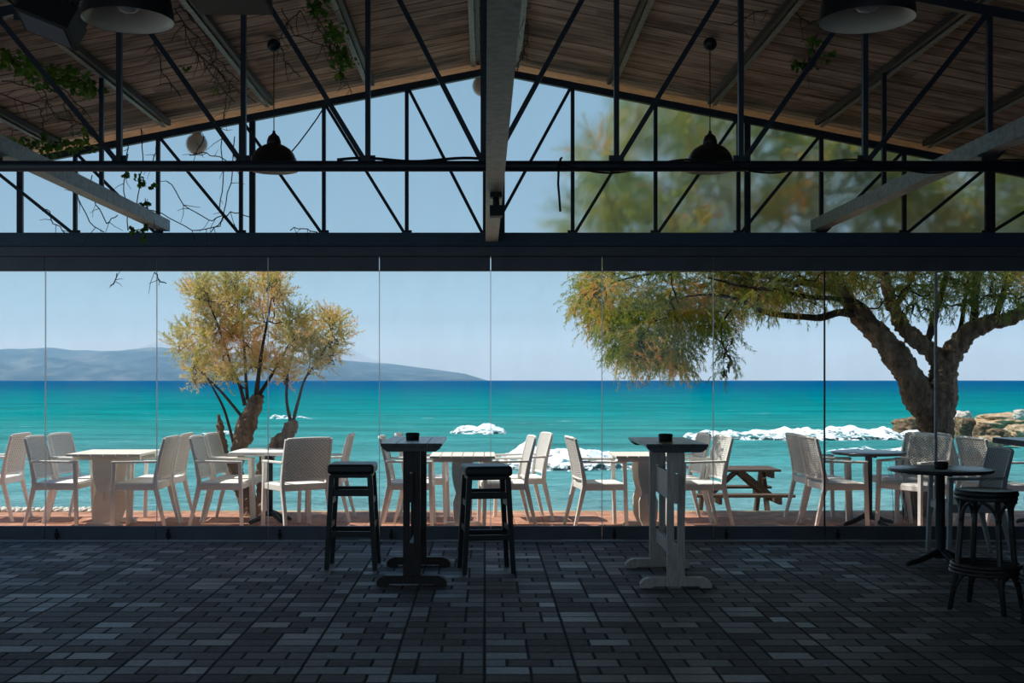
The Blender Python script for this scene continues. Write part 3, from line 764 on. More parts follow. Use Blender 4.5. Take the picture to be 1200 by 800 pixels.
ashtray((gx(1103,9.02),9.02,.76),'small round black ashtray on the indoor round table')

# square black stools
def bar_stool(loc,rz,label):
    root=thing('bar_stool',label,'stool',loc,rz,'square black bar stools'); 
    m=MB(); m.box(-.178,.178,-.178,.178,.728,.805); o=m.build('seat_cushion',M['leather'],root,.024,4)
    MB().box(-.155,.155,-.155,.155,.70,.748).build('seat_frame',M['black_wood'],root,.003)
    def leg(sx,sy):
        return MB().bar((sx*.185,sy*.16,0),(sx*.145,sy*.145,.72),.034,.034,.04,.04,side=(1,0,0))
    for sx in (-1,1):
        for sy in (-1,1): leg(sx,sy).build('leg',M['black_wood'],root,.003)
    def xz(z): return .185-.04*z/.72,.16-.015*z/.72
    for z,hh in ((.585,.05),(.27,.042)):
        x,y=xz(z)
        MB().box(-x,x,-y-.01,-y+.01,z-hh/2,z+hh/2).build('stretcher',M['black_wood'],root,.002)
        MB().box(-x,x,y-.01,y+.01,z-hh/2,z+hh/2).build('stretcher',M['black_wood'],root,.002)
    for z,hh in ((.52,.045),(.33,.04)):
        x,y=xz(z)
        MB().box(-x-.01,-x+.01,-y,y,z-hh/2,z+hh/2).build('stretcher',M['black_wood'],root,.002)
        MB().box(x-.01,x+.01,-y,y,z-hh/2,z+hh/2).build('stretcher',M['black_wood'],root,.002)
    return root
bar_stool((-1.025,8.97,0),0,'black padded bar stool left of the dark high table')
bar_stool((.01,8.77,0),R(8),'black padded bar stool right of the dark high table')

# bentwood rattan stools
def rattan_stool(loc,rz,label):
    root=thing('rattan_stool',label,'stool',loc,rz,'round black bentwood stools')
    MB().lathe([(0,.725),(.155,.722),(.178,.715),(.190,.722),(.192,.738),(.186,.752),(.170,.757),(.15,.752),(0,.748)],n=48).build('seat',M['leather'],root)
    m=MB(); m.lathe([(.165,.69),(.183,.692),(.186,.705),(.183,.718),(.165,.72)],n=40); m.build('seat_ring',M['rattan_black'],root)
    for k in range(4):
        a=math.pi/2*k; d=Vector((math.cos(a),math.sin(a),0)); 
        m=MB(); m.tube([d*.150+Vector((0,0,.70)),d*.165+Vector((0,0,.5)),d*.185+Vector((0,0,.26)),d*.235+Vector((0,0,.0))],[.018,.018,.018,.016],12)
        m.build('leg',M['rattan_black'],root)
        t=Vector((-d.y,d.x,0))
        for s in (-1,1):
            m=MB(); pts=[]
            for i in range(9):
                q=i/8*math.pi/2
                pts.append(d*(.168-.02*math.sin(q)) + t*s*(.10*(1-math.cos(q))+.008) + Vector((0,0,.56+.125*math.sin(q))))
            pts=[p if p.xy.length<.172 else Vector((p.x*.172/p.xy.length,p.y*.172/p.xy.length,p.z)) for p in pts]
            m.tube(pts,.011,8); m.build('bent_brace',M['rattan_black'],root)
            m=MB(); pts=[]
            for i in range(9):
                q=i/8*math.pi/2
                pts.append(d*(.205-.04*math.sin(q)) + t*s*(.075*(1-math.cos(q))+.008) + Vector((0,0,.13+.10*math.sin(q))))
            m.tube(pts,.010,8); m.build('bent_brace',M['rattan_black'],root)
    for z,r in ((.262,.208),(.238,.212),(.285,.203)):
        m=MB(); pts=[(r*math.cos(t*2*math.pi/40),r*math.sin(t*2*math.pi/40),z) for t in range(41)]
        m.tube(pts,.0115,8,cap=False); m.build('foot_ring',M['rattan_black'],root)
    return root
rattan_stool((gx(1155.5,7.3),7.3,0),R(2),'round black bentwood stool in front of the indoor round table')
rattan_stool((3.43,6.88,0),R(8),'round black bentwood stool cut off by the right edge of the picture')

# ------------------------------------------------------------------ outside ground, sea, land
S(MB().box(-9,9,10.5,12.65,-.5,0),'floor_deck',M['deck'],'terracotta tiled deck between the glass and the sea')
mb=MB(); 
prof=[(12.65,-.5),(16.6,-.52),(19,-1.0),(24,-1.5)]
for (a,za),(b,zb) in zip(prof[:-1],prof[1:]): mb.add([(-40,a,za),(40,a,za),(40,b,zb),(-40,b,zb)],[(0,1,2,3)])
S(mb,'ground_shore',M['rock_tan'],'stony shore below the deck')
SEA=-1.3
ys=[20]; 
while ys[-1]<5200: ys.append(ys[-1]*1.12)
mb=MB(); fs=[]
XS=[-1,-.6,-.3,0,.3,.6,1]
for y in ys: 
    for x in XS: mb.v.append((x*(30+y*.9),y,SEA))
n=len(XS)
for j in range(len(ys)-1):
    for i in range(n-1):
        a=j*n+i; mb.f.append((a,a+1,a+n+1,a+n)); mb.sm.append(True)
S(mb,'sea',M['water'],'turquoise sea running out to a deep blue horizon')
def terrain(name,prof,Yf,Yr,m,label,rough,seed):
    """prof: (px, py) skyline at distance Yr; land rises from the shore at Yf"""
    mb=MB(); N=240; J=14
    p0,p1=prof[0][0],prof[-1][0]
    def sky(px):
        for (a,ya),(b,yb) in zip(prof[:-1],prof[1:]):
            if a<=px<=b: 
                t=(px-a)/(b-a); return ya+(yb-ya)*t
        return prof[-1][1]
    for j in range(J+1):
        t=j/J; Y=Yf+(Yr-Yf)*t
        for i in range(N+1):
            px=p0+(p1-p0)*i/N; X=gx(px,Yr)*(.9+.1*t)
            H=(HY-sky(px))*Yr/F+1.45
            nz=noise.fractal(Vector((X*rough,Y*rough*1.5,seed)),.8,2.1,5)
            h=H*(t**.8)*(1+.06*nz) + (H*.25*nz*t*(1-t)*4)
            mb.v.append((X,Y,max(h,0)+SEA if j else SEA-2))
    for j in range(J):
        for i in range(N):
            a=j*(N+1)+i; mb.f.append((a,a+1,a+N+2,a+N+1)); mb.sm.append(True)
    S(mb,name,m,label)
terrain('ground_headland',[(-700,416),(-400,404),(-140,411),(0,409),(60,407),(120,411),(190,408),(260,412),(330,419),(400,421),(450,426),(500,431),(545,437),(572,445.5)],4300,5200,M['hill'],'long low headland across the bay, hazy blue',.003,2)
terrain('ground_mountain',[(90,430),(132,412),(160,407),(186,398),(205,392),(260,386),(320,384),(370,390),(395,398),(411,407),(428,417),(450,424),(500,433),(560,444)],7600,9000,M['mount'],'faint higher mountain behind the headland',.0012,5)
# sea haze over the far bay: real volume
m=NT('sea_haze'); m.n.remove(m.b)
vsn=m.new('ShaderNodeVolumeScatter'); vsn.inputs['Color'].default_value=(.40,.66,.86,1); vsn.inputs['Density'].default_value=.00042; vsn.inputs['Anisotropy'].default_value=0
m.link(vsn.outputs[0],m.out.inputs['Volume'])
hz=MB().box(-7000,7000,2900,9500,SEA-5,300).build('sea_haze',m.m); tag(hz,'pale haze lying over the far side of the bay','haze',kind='stuff')

# breaking waves: foam ridges
def wave(name,pts,Y,h,depth,label,seed,rag=.5):
    """pts: list of (px, relative height) along the crest"""
    mb=MB(); p0,p1=pts[0][0],pts[-1][0]; x0,x1=gx(p0,Y),gx(p1,Y)
    N=int((x1-x0)/.11); J=16
    def hh(px):
        for (a,ya),(b,yb) in zip(pts[:-1],pts[1:]):
            if a<=px<=b: return ya+(yb-ya)*(px-a)/(b-a)
        return 0
    for j in range(J+1):
        v=-1+2*j/J
        for i in range(N+1):
            X=x0+(x1-x0)*i/N; px=p0+(p1-p0)*i/N
            env=hh(px); nz=noise.fractal(Vector((X*1.1,v*depth*1.5,seed)),1.0,2.1,6)
            n2=noise.noise(Vector((X*.18,0,seed+9)))
            z=h*env*((1-abs(v)**1.6)*(.75+rag*nz))-(.10+.3*abs(v)**3)
            mb.v.append((X,Y+v*depth*(.6+.4*env)+n2*.8,SEA+z))
    for j in range(J):
        for i in range(N):
            a=j*(N+1)+i; mb.f.append((a,a+1,a+N+2,a+N+1)); mb.sm.append(True)
    o=mb.build(name,M['foam']); return tag(o,label,'wave')
wave('breaking_wave',[(796,0),(806,.7),(830,.75),(870,.8),(900,1),(940,1),(980,1),(1010,.95),(1050,.9),(1090,.7),(1105,0)],54,.72,2.4,'long white breaker rolling in left of the rocks',1,.35)
wave('breaking_wave',[(548,0),(575,.35),(600,.8),(618,1.1),(640,.75),(665,.95),(690,.9),(720,.6),(750,.55),(790,.3),(815,0)],37,.85,3.0,'tall white breaker bursting between the two high tables',2,.4)
wave('breaking_wave',[(524,0),(535,.8),(550,1),(575,1.1),(590,.7),(597,0)],60,.6,2.4,'short white breaker just right of the dark high table top',3,.4)
wave('breaking_wave',[(222,0),(240,.6),(262,.8),(290,.5),(305,0)],58,.38,1.3,'thin low breaker behind the left tree trunk',4,.5)
wave('breaking_wave',[(312,0),(322,.9),(345,.8),(368,.5),(374,0)],82,.45,1.5,'small distant whitecap just right of the left trunk',5,.5)
wave('breaking_wave',[(955,0),(980,.6),(1010,.8),(1060,.8),(1110,.5),(1130,0)],44,.42,1.4,'low foam line behind the outdoor round table',6,.5)

# rocks
def boulder(px,py_top,py_bot,wpx,Y,m,label,seed,flat=1.0,skew=0):
    zt=EH-(py_top-HY)*Y/F; zb=EH-(py_bot-HY)*Y/F-.3; hz_=(zt-zb)/2; hx=wpx*Y/F/2
    mb=MB(); n,mm=40,24; vs=[];fs=[]
    for i in range(mm+1):
        a=math.pi*i/mm
        for k in range(n):
            t=2*math.pi*k/n; d=Vector((math.sin(a)*math.cos(t),math.sin(a)*math.sin(t),math.cos(a)))
            q=max(abs(d.x),abs(d.y)*.9,abs(d.z))**-.55
            r=q*(.92+.22*noise.fractal(d*1.6+Vector((seed*3.1,0,0)),.9,2,5)); r=r*(1+.10*noise.noise(d*5+Vector((seed,1,0))))
            vs.append((d.x*hx*r*.85+skew*d.z*hx,d.y*hx*.8*r*flat,d.z*hz_*r*.85))
    for i in range(mm):
        for k in range(n): fs.append((i*n+k,(i+1)*n+k,(i+1)*n+(k+1)%n,i*n+(k+1)%n))
    mb.add(vs,fs,False); o=mb.build('boulder',m); o.location=(gx(px,Y),Y,(zt+zb)/2); return tag(o,label,'rock','boulders at the water edge')
boulder(1066,486,504,44,56,M['rock_brown'],'low brown wedge rock left of the big trunk',1,skew=.4)
boulder(1128,479,500,26,52,M['rock_white'],'whitish upright boulder just right of the big trunk',2)
boulder(1131,485,512,30,50,M['rock_brown'],'brown cracked boulder in front of the whitish one',3)
boulder(1152,494,514,26,49,M['rock_brown'],'brown boulder in the middle of the rock group',4)
boulder(1190,482,497,110,57,M['rock_tan'],'broad flat tan slab along the top of the rocks',5,.8)
boulder(1172,500,515,34,47,M['rock_brown'],'dark tilted boulder below the tan slab',6,skew=-.3)
boulder(1206,494,520,60,48,M['rock_tan'],'pale tan boulder at the right edge of the picture',7)
boulder(1160,508,520,30,46,M['rock_tan'],'low tan boulder at the waterline',8)
boulder(1196,478,486,18,55,M['rock_white'],'small whitish rock sitting on the tan slab',9)
# white stones at the deck edge, left
mb=MB(); 
for i in range(520):
    x=random.uniform(-8,gx(128,12.75)); y=12.68+random.random()*.22; r=random.uniform(.012,.03)
    if x>gx(110,12.7) and random.random()<.5: continue
    mb.ball((x,y,-.005+random.random()*.03),r,7,5,(1.3,1,.8))
tag(mb.build('white_pebbles',M['pebble']),'strip of small white pebbles along the seaward deck edge','pebbles',kind='stuff')
tag(MB().box(-9,9,12.65,12.98,-.52,-.02).build('edge_kerb',M['rock_tan']),'stone kerb under the pebbles at the seaward deck edge','kerb',kind='structure')

# picnic table on the shore
root=thing('picnic_table','weathered wooden picnic table with bench on the shore beyond the deck','picnic table',(gx(862,15.7),15.7,-.51))
for i in range(5):
    MB().box(-.62,.53,-.36+i*.145,-.225+i*.145,.735,.765).build('top_plank',M['old_timber'],root,.003)
for s in (-1,1):
    MB().box(-.66,.62,s*.62-.12,s*.62+.12,.43,.465).build('bench_plank',M['old_timber'],root,.003)
for x in (-.42,.36):
    for s in (-1,1):
        MB().bar((x+.02*s,s*.50,0),(x+.02*s,s*.12,.735),.05,.10,side=(1,0,0)).build('leg',M['old_timber'],root)
    MB().box(x+.045,x+.085,-.74,.74,.34,.43).build('crosspiece',M['old_timber'],root)
    MB().box(x+.045,x+.085,-.34,.34,.65,.735).build('batten_or_shade',M['old_timber'],root)
for s in (-1,1):
    MB().bar((s*.36,-.05,.40),(s*.36-s*.38,-.05,.74),.07,.04).build('diagonal_brace',M['old_timber'],root)
for s in (-1,):
    MB().bar((.40,-.30,.42),(.0,-.30,.74),.07,.05).build('diagonal_brace',M['old_timber'],root)

# ------------------------------------------------------------------ trees
def catm(pts,n=6):
    out=[]
    for i in range(len(pts)-1):
        p0=pts[max(i-1,0)];p1=pts[i];p2=pts[i+1];p3=pts[min(i+2,len(pts)-1)]
        for k in range(n):
            t=k/n; out.append(.5*((2*p1)+(p2-p0)*t+(2*p0-5*p1+4*p2-p3)*t*t+(3*p1-p0-3*p2+p3)*t**3))
    out.append(pts[-1]); return out
def limb(mb,px,knot=.08,n=10,seed=0,sub=6):
    """px: (x,y,Y,radius in m)"""
    P=[at(a,b,Y) for a,b,Y,r in px]; rr=[r for *_,r in px]
    Q=catm(P,sub); rad=[]
    for i in range(len(Q)):
        t=i/sub; k=min(int(t),len(rr)-2); f=t-k; rad.append((rr[k]*(1-f)+rr[k+1]*f)*(1+knot*noise.noise(Q[i]*6+Vector((seed,0,0)))*2))
    mb.tube(Q,rad,n); return Q
def rough_tube(o,amt):
    t=bpy.data.textures.new('bark_relief','CLOUDS'); t.noise_scale=.055; t.noise_depth=3
    s=o.modifiers.new('sub','SUBSURF'); s.levels=2; s.render_levels=2
    d=o.modifiers.new('disp','DISPLACE'); d.texture=t; d.strength=amt; d.mid_level=.5; d.texture_coords='GLOBAL'
def unit():
    while True:
        v=Vector((random.uniform(-1,1),random.uniform(-1,1),random.uniform(-1,1)))
        if .05<v.length<1: return v.normalized()
def spray(fo,tw,p,d,L,nn,droop,nl,nw):
    """a feathery tamarisk spray: thin stalk with many needle-fine scale leaves"""
    pts=[p.copy()]; q=p.copy(); dd=d.copy()
    for i in range(4):
        dd=(dd+Vector((0,0,-droop*.25))+unit()*.12).normalized(); q=q+dd*(L/4); pts.append(q.copy())
    tw.tube(pts,[.002,.0018,.0015,.0012,.001],3,cap=False)
    for i in range(nn):
        t=(i+random.random())/nn*4; k=min(int(t),3); f=t-k
        b=pts[k].lerp(pts[k+1],f); ax=(pts[k+1]-pts[k]).normalized()
        o=(ax*random.uniform(.5,1.1)+unit()*.75).normalized()
        l=nl*random.uniform(.6,1.25); s=o.cross(unit()).normalized()*nw*.5
        m=b+o*l*.5+Vector((0,0,-droop*l*.1))
        fo.add([b,m+s,b+o*l+Vector((0,0,-droop*l*.35)),m-s],[(0,1,2,3)])
def cluster(fo,tw,c,r,n,up,droop,out=None,nn=15,nl=.075,nw=.012,L=.26):
    c=Vector(c)
    for i in range(n):
        u=unit(); p=c+Vector((u.x*r[0],u.y*r[1],u.z*r[2]))*random.random()**.5
        d=(u*.8+Vector((0,0,up))+(out or Vector((0,0,0)))).normalized()
        spray(fo,tw,p,d,L*random.uniform(.6,1.2),nn,droop,nl,nw)
def connect(tw,skel,c,r0=.012):
    """thin wandering branch from the nearest skeleton point to a leaf cluster"""
    s=min(skel,key=lambda q:(q-c).length+ (0 if q.z<c.z+.1 else .4))
    n=6; pts=[]; 
    for i in range(n+1):
        t=i/n; b=s.lerp(c,t); 
        if 0<i<n: b=b+unit()*.045
        b.z-= .06*math.sin(math.pi*t); pts.append(b)
    L=(c-s).length
    tw.tube(pts,[max(.004,r0*(1-t/n*.75)) for t in range(n+1)],6)
    skel.extend(pts[2:])

# left tree
root=thing('tamarisk_tree','small pale feathery tree with two gnarled stems at the left','tree',(gx(300,12.35),12.35,0))
def rel(mb,root):
    o=root.location; mb.v=[(x-o[0],y-o[1],z-o[2]) for x,y,z in mb.v]; return mb
T=MB(); skel=[]
Y0=12.35
def YY(d=0): return Y0+d
limb(T,[(298,608,Y0,.13),(290,585,Y0,.095),(277,560,Y0,.075),(276,540,Y0,.082),(284,515,Y0,.10),(291,492,Y0,.10),(300,472,Y0,.085),(305,462,Y0,.05)],.15,14,1)
limb(T,[(306,610,Y0-.05,.10),(308,585,Y0-.05,.07),(307,555,Y0-.1,.055),(316,532,Y0-.12,.07),(333,513,Y0-.15,.085),(341,500,Y0-.15,.075),(343,493,Y0-.15,.045)],.18,14,2)
limb(T,[(281,570,Y0-.02,.06),(270,548,Y0-.05,.045),(263,528,Y0-.05,.045),(259,508,Y0-.05,.05),(258,496,Y0-.05,.03),(256,486,Y0-.05,.008)],.25,10,3)
TB=MB()
br=[
 [(279,540,Y0,.022),(270,505,Y0+.1,.016),(262,478,Y0+.2,.014),(250,455,Y0+.3,.011),(236,430,Y0+.35,.008),(226,405,Y0+.4,.006)],
 [(287,475,Y0,.024),(281,452,Y0,.018),(272,430,Y0-.1,.014),(262,400,Y0-.15,.011),(252,372,Y0-.2,.009),(240,345,Y0-.2,.005)],
 [(290,468,Y0+.02,.022),(288,440,Y0+.1,.016),(286,405,Y0+.2,.012),(282,370,Y0+.25,.010),(275,335,Y0+.25,.005)],
 [(300,466,Y0,.03),(303,440,Y0-.1,.022),(307,410,Y0-.2,.016),(313,378,Y0-.2,.012),(318,350,Y0-.2,.006)],
 [(304,462,Y0,.025),(318,440,Y0+.1,.018),(330,420,Y0+.2,.014),(343,395,Y0+.3,.010),(356,372,Y0+.3,.006)],
 [(341,495,Y0-.15,.022),(336,470,Y0-.15,.016),(337,440,Y0-.1,.012),(343,415,Y0,.010),(352,395,Y0,.005)],
 [(343,495,Y0-.15,.020),(350,468,Y0-.2,.016),(357,445,Y0-.25,.012),(370,425,Y0-.3,.009),(386,400,Y0-.3,.005)],
 [(285,490,Y0,.018),(262,462,Y0-.1,.014),(245,445,Y0-.15,.010),(228,428,Y0-.2,.006)],
 [(286,455,Y0+.1,.012),(268,440,Y0+.2,.010),(252,425,Y0+.2,.007)],
]
for i,b in enumerate(br): skel+=limb(TB,b,.05,8,i+5)[6:]
FO=MB(); TW=MB(); BT=MB()
cl=[(268,326,.10),(322,328,.11),(308,325,.10),(240,332,.11),(233,341,.17),(246,352,.17),(271,331,.14),(266,352,.16),(252,375,.18),(238,365,.15),(222,393,.17),(213,402,.12),(230,415,.16),(246,403,.17),(260,420,.18),(246,432,.16),(226,436,.12),(236,447,.08),(269,440,.15),
    (285,372,.17),(290,392,.17),(280,350,.12),(292,345,.10),(298,408,.15),(311,338,.14),(318,352,.16),(325,345,.12),(310,372,.15),(306,425,.14),(290,430,.12),
    (322,420,.14),(335,432,.14),(343,370,.15),(352,385,.17),(345,400,.16),(358,408,.17),(362,430,.14),(372,385,.14),(384,375,.11),(395,378,.09),(398,395,.10),(388,405,.13),(375,418,.13),(392,415,.08),(338,445,.08),(400,382,.06),(330,395,.12),(270,395,.14)]
for a,b,r in cl:
    for q in range(2):
        c=at(a+random.uniform(-5,5),b+random.uniform(-5,5),Y0+random.uniform(-.45,.45)); connect(BT,skel,c,.008)
        cluster(FO,TW,c,(r*.6,r*.8,r*.55),int(27*(r/.15)**1.5),.55,.05,nn=24,nl=.042,nw=.008,L=.18)
o=rel(T,root).build('trunk',M['bark'],root); rough_tube(o,.07)
TB.add(BT.v,BT.f,True); rel(TB,root).build('branches',M['twig'],root)
rel(TW,root).build('twigs',M['tam_pale'],root)
fo=rel(FO,root).build('foliage',M['tam_pale'],root)

# right tree
root=thing('tamarisk_tree','large spreading tree with thick forked trunk and drooping green and orange foliage','tree',(gx(1080,12.2),12.2,0))
Y0=12.4; T=MB(); TB=MB(); skel=[]
limb(T,[(1076,606,Y0,.17),(1078,585,Y0,.145),(1086,555,Y0,.14),(1096,525,Y0,.155),(1101,500,Y0,.16),(1103,475,Y0,.16),(1104,450,Y0,.155),(1107,428,Y0,.15),(1110,412,Y0,.12)],.08,20,1)
Q=limb(T,[(1097,515,Y0,.14),(1088,490,Y0,.15),(1078,468,Y0,.15),(1065,440,Y0,.145),(1049,415,Y0,.135),(1030,392,Y0,.12),(1012,375,Y0,.10),(1000,362,Y0,.08),(990,345,Y0+.1,.07),(975,320,Y0+.2,.06),(955,285,Y0+.3,.045),(940,245,Y0+.3,.03)],.1,18,2); skel+=Q[36:]
Q=limb(T,[(1108,425,Y0,.12),(1120,408,Y0,.12),(1135,390,Y0-.05,.11),(1155,380,Y0-.1,.09),(1180,374,Y0-.15,.075),(1205,362,Y0-.2,.065),(1235,340,Y0-.2,.05),(1265,300,Y0-.2,.03)],.1,16,3); skel+=Q[18:]
Q=limb(T,[(1106,428,Y0,.10),(1092,412,Y0,.10),(1074,398,Y0,.095),(1060,385,Y0,.08),(1050,368,Y0,.07),(1042,345,Y0+.1,.06),(1036,318,Y0+.2,.05),(1028,280,Y0+.3,.04),(1015,235,Y0+.3,.025)],.1,14,4); skel+=Q[24:]
more=[
 [(1008,370,Y0,.05),(985,366,Y0-.1,.045),(962,372,Y0-.15,.04),(940,371,Y0-.2,.036),(915,369,Y0-.3,.032),(892,364,Y0-.35,.026),(868,352,Y0-.4,.02),(835,345,Y0-.45,.014),(800,348,Y0-.5,.008)],
 [(1035,392,Y0,.04),(1010,358,Y0-.2,.034),(980,350,Y0-.3,.03),(950,348,Y0-.4,.026),(910,340,Y0-.5,.022),(870,335,Y0-.5,.016),(830,325,Y0-.5,.01)],
 [(990,345,Y0+.1,.04),(960,335,Y0+.2,.032),(925,330,Y0+.3,.028),(885,322,Y0+.4,.022),(840,318,Y0+.4,.018),(790,318,Y0+.4,.014),(740,325,Y0+.3,.01),(700,338,Y0+.2,.006)],
 [(1138,388,Y0,.05),(1142,370,Y0+.1,.045),(1143,345,Y0+.15,.04),(1144,320,Y0+.2,.035),(1140,280,Y0+.2,.03),(1130,230,Y0+.2,.02)],
 [(1085,405,Y0,.04),(1092,385,Y0-.1,.04),(1098,360,Y0-.2,.036),(1106,335,Y0-.2,.03),(1112,300,Y0-.2,.022),(1120,250,Y0-.2,.015)],
 [(1165,378,Y0-.1,.04),(1172,355,Y0-.1,.036),(1180,330,Y0,.03),(1190,290,Y0+.1,.02)],
 [(1110,415,Y0,.03),(1125,385,Y0+.1,.024),(1130,355,Y0+.1,.02),(1135,325,Y0+.1,.014)],
 [(1048,360,Y0,.035),(1062,340,Y0+.1,.03),(1072,315,Y0+.2,.026),(1082,280,Y0+.2,.02),(1090,240,Y0+.2,.012)],
 [(955,285,Y0+.3,.04),(915,262,Y0+.3,.03),(870,245,Y0+.3,.024),(825,235,Y0+.2,.018),(780,225,Y0+.1,.012)],
 [(940,245,Y0+.3,.03),(900,205,Y0+.2,.022),(860,175,Y0+.1,.016),(810,160,Y0,.01)],
 [(975,320,Y0+.2,.035),(930,300,Y0-.1,.028),(880,290,Y0-.3,.022),(820,285,Y0-.4,.018),(770,285,Y0-.4,.012),(720,295,Y0-.3,.008)],
 [(1015,235,Y0+.3,.025),(1000,190,Y0+.2,.02),(975,160,Y0+.1,.012)],
 [(868,352,Y0-.4,.014),(850,372,Y0-.5,.012),(845,395,Y0-.5,.008),(853,418,Y0-.5,.004)],
]
for i,b in enumerate(more): skel+=limb(TB,b,.12,9,i+20)[4:]
FO=MB(); TW=MB(); BT=MB()
random.seed(21)
def cl2(lst,reps,spread,nmul,up,droop,L=.28):
    for a,b,r in lst:
        for q in range(reps):
            c=at(a+random.uniform(-4,4),b+random.uniform(-4,4),max(10.95,Y0+random.uniform(-spread,spread))); connect(BT,skel,c,.012)
            cluster(FO,TW,c,(r,r,r*.85),int(nmul*(r/.18)**1.5),up,droop,nn=24,nl=.046,nw=.0085,L=L*.85)
low=[(682,345,.10),(697,332,.16),(693,352,.16),(712,345,.20),(716,368,.18),(700,378,.10),(730,382,.18),(738,352,.2),(735,400,.16),(722,408,.11),(733,420,.10),(752,398,.19),(762,372,.2),(757,345,.2),(772,410,.15),(788,422,.12),(797,428,.06),(785,395,.19),(790,365,.2),(782,338,.2),(806,350,.2),(812,380,.17),(800,405,.13),(828,365,.18),(835,340,.2),(848,378,.13),(862,350,.18),(862,330,.18),(885,345,.15),(905,350,.13),(895,330,.17),(920,340,.15),(746,418,.10),(770,428,.06)]
cl2(low,2,.75,46,-.1,.8)
cl2([(856,400,.05),(853,412,.06),(858,424,.05),(852,430,.03)],2,.1,30,-.6,1)
mid=[(935,330,.16),(958,340,.14),(985,330,.16),(1010,338,.14),(1030,350,.10),(1040,328,.16),(1070,335,.16),(1080,352,.14),(1062,362,.09),(1100,340,.14),(1120,330,.16),(1098,362,.09),(1150,330,.16),(1165,345,.12),(1185,335,.16),(1195,352,.12),(1125,355,.10),(950,358,.08),(1010,322,.14)]
cl2(mid,2,.9,26,-.1,.7)
up_=[]
rr=random.Random(5)
for gxp in range(700,1290,46):
    for gyp in range(95,320,42):
        edge=720+ (170-gyp)*.55 if gyp<170 else 680
        if gxp<edge: continue
        if gyp<130 and (gxp<760 or gxp>1130): continue
        up_.append((gxp+rr.uniform(-14,14),gyp+rr.uniform(-14,14),rr.uniform(.2,.3)))
cl2(up_,3,1.1,36,.2,.5,.34)
o=rel(T,root).build('trunk',M['bark'],root); rough_tube(o,.08)
TB.add(BT.v,BT.f,True); rel(TB,root).build('branches',M['twig'],root)
rel(TW,root).build('twigs',M['tam_green'],root)
rel(FO,root).build('foliage',M['tam_green'],root)
# thin dry weeds by the trunk
mb=MB(); random.seed(3)
for i in range(26):
    b=Vector((gx(1052,12.2)+random.uniform(-.12,.16),12.0+random.uniform(-.15,.15),0)); h=random.uniform(.35,.95); lean=Vector((random.uniform(-.2,.1),random.uniform(-.1,.1),0))
    pts=[b+lean*t*t*h+Vector((0,0,h*t))+unit()*.008 for t in (0,.25,.5,.75,1)]; mb.tube(pts,[.003,.003,.0025,.002,.001],4)
tag(mb.build('dry_weeds',M['twig']),'thin dry weed stems at the foot of the big trunk','weeds',kind='stuff')

# ------------------------------------------------------------------ vines under the roof
def leaf(mb,p,size,nrm=None):
    n=nrm or (unit()+Vector((0,-.5,-.4))).normalized(); u=n.orthogonal().normalized(); a=random.uniform(0,6.28)
    u=(Matrix.Rotation(a,3,n)@u); v=n.cross(u)
    sh=[(0,0),(.45,-.15),(.55,.2),(.95,.35),(.55,.6),(.35,1.05),(0,.8),(-.35,1.05),(-.55,.6),(-.95,.35),(-.55,.2),(-.45,-.15)]
    vs=[p+(u*x*.6+v*(y))*size + n*(size*.18*(abs(x)**1.5)) for x,y in sh]; c=p+v*.45*size
    mb.add([c]+vs,[(0,i+1,(i+1)%12+1) for i in range(12)])
def wander(a,b,n,amp,sag=0):
    pts=[]
    off=Vector((0,0,0))
    for i in range(n+1):
        t=i/n; off=(off+unit()*amp)*.8; pts.append(a.lerp(b,t)+off*math.sin(math.pi*min(t*1.3,1))**.5-Vector((0,0,sag*math.sin(math.pi*t))))
    return pts
def onroof(px,py,hang=.05):
    """point just under the boards seen in this direction"""
    lo,hi=3.,10.3
    for _ in range(40):
        m_=(lo+hi)/2; p=at(px,py,m_)
        if p.z>roofz(p.x)-hang: hi=m_
        else: lo=m_
    return at(px,py,lo)
def vine(label,stems,leaves,size,seed):
    random.seed(seed)
    first=stems[0][0]
    root=thing('climbing_vine',label,'vine',first,0,None)
    for st in stems:
        s=MB()
        for a,b in zip(st[:-1],st[1:]):
            n=max(4,int((b-a).length/.07)); pts=wander(a,b,n,.018); r=.0045
            s.tube(pts,r,5,cap=False)
            for k in range(int(n*.5)):
                p=random.choice(pts); q=p+unit()*random.uniform(.05,.16)+Vector((0,0,-.06)); s.tube([p,(p+q)/2+unit()*.012,q],[.003,.0025,.0015],4,cap=False)
        rel(s,root).build('stem',M['twig'],root)
    if leaves:
        l=MB()
        for (c,r,n) in leaves:
            for i in range(n):
                u=unit(); leaf(l,c+Vector((u.x*r[0],u.y*r[1],u.z*r[2]))*random.random()**.6,size*random.uniform(.6,1.2))
        rel(l,root).build('leaves',M['ivy'],root)
    return root
OR=onroof
vine('leafy green vine spreading under the roof boards in the top left corner',
 [[OR(5,62),OR(40,85),OR(75,105),OR(100,130)],[OR(2,95),OR(50,105),OR(70,140),OR(110,150)],[OR(0,110),OR(45,125),OR(50,150)],[OR(60,100),OR(90,145),OR(120,160)],[OR(10,150),OR(60,165),OR(100,168)]],
 [(OR(15,70,.12),(.22,.2,.06),60),(OR(60,90,.12),(.3,.25,.07),90),(OR(85,100,.12),(.25,.25,.07),60),(OR(105,105,.12),(.15,.2,.06),30),(at(15,165,9.4),(.25,.3,.10),50),(at(50,172,9.6),(.3,.2,.08),50),(at(85,172,9.8),(.22,.2,.07),40),(at(100,162,9.9),(.1,.2,.07),20),(at(58,183,9.7),(.08,.1,.05),10)],.05,11)
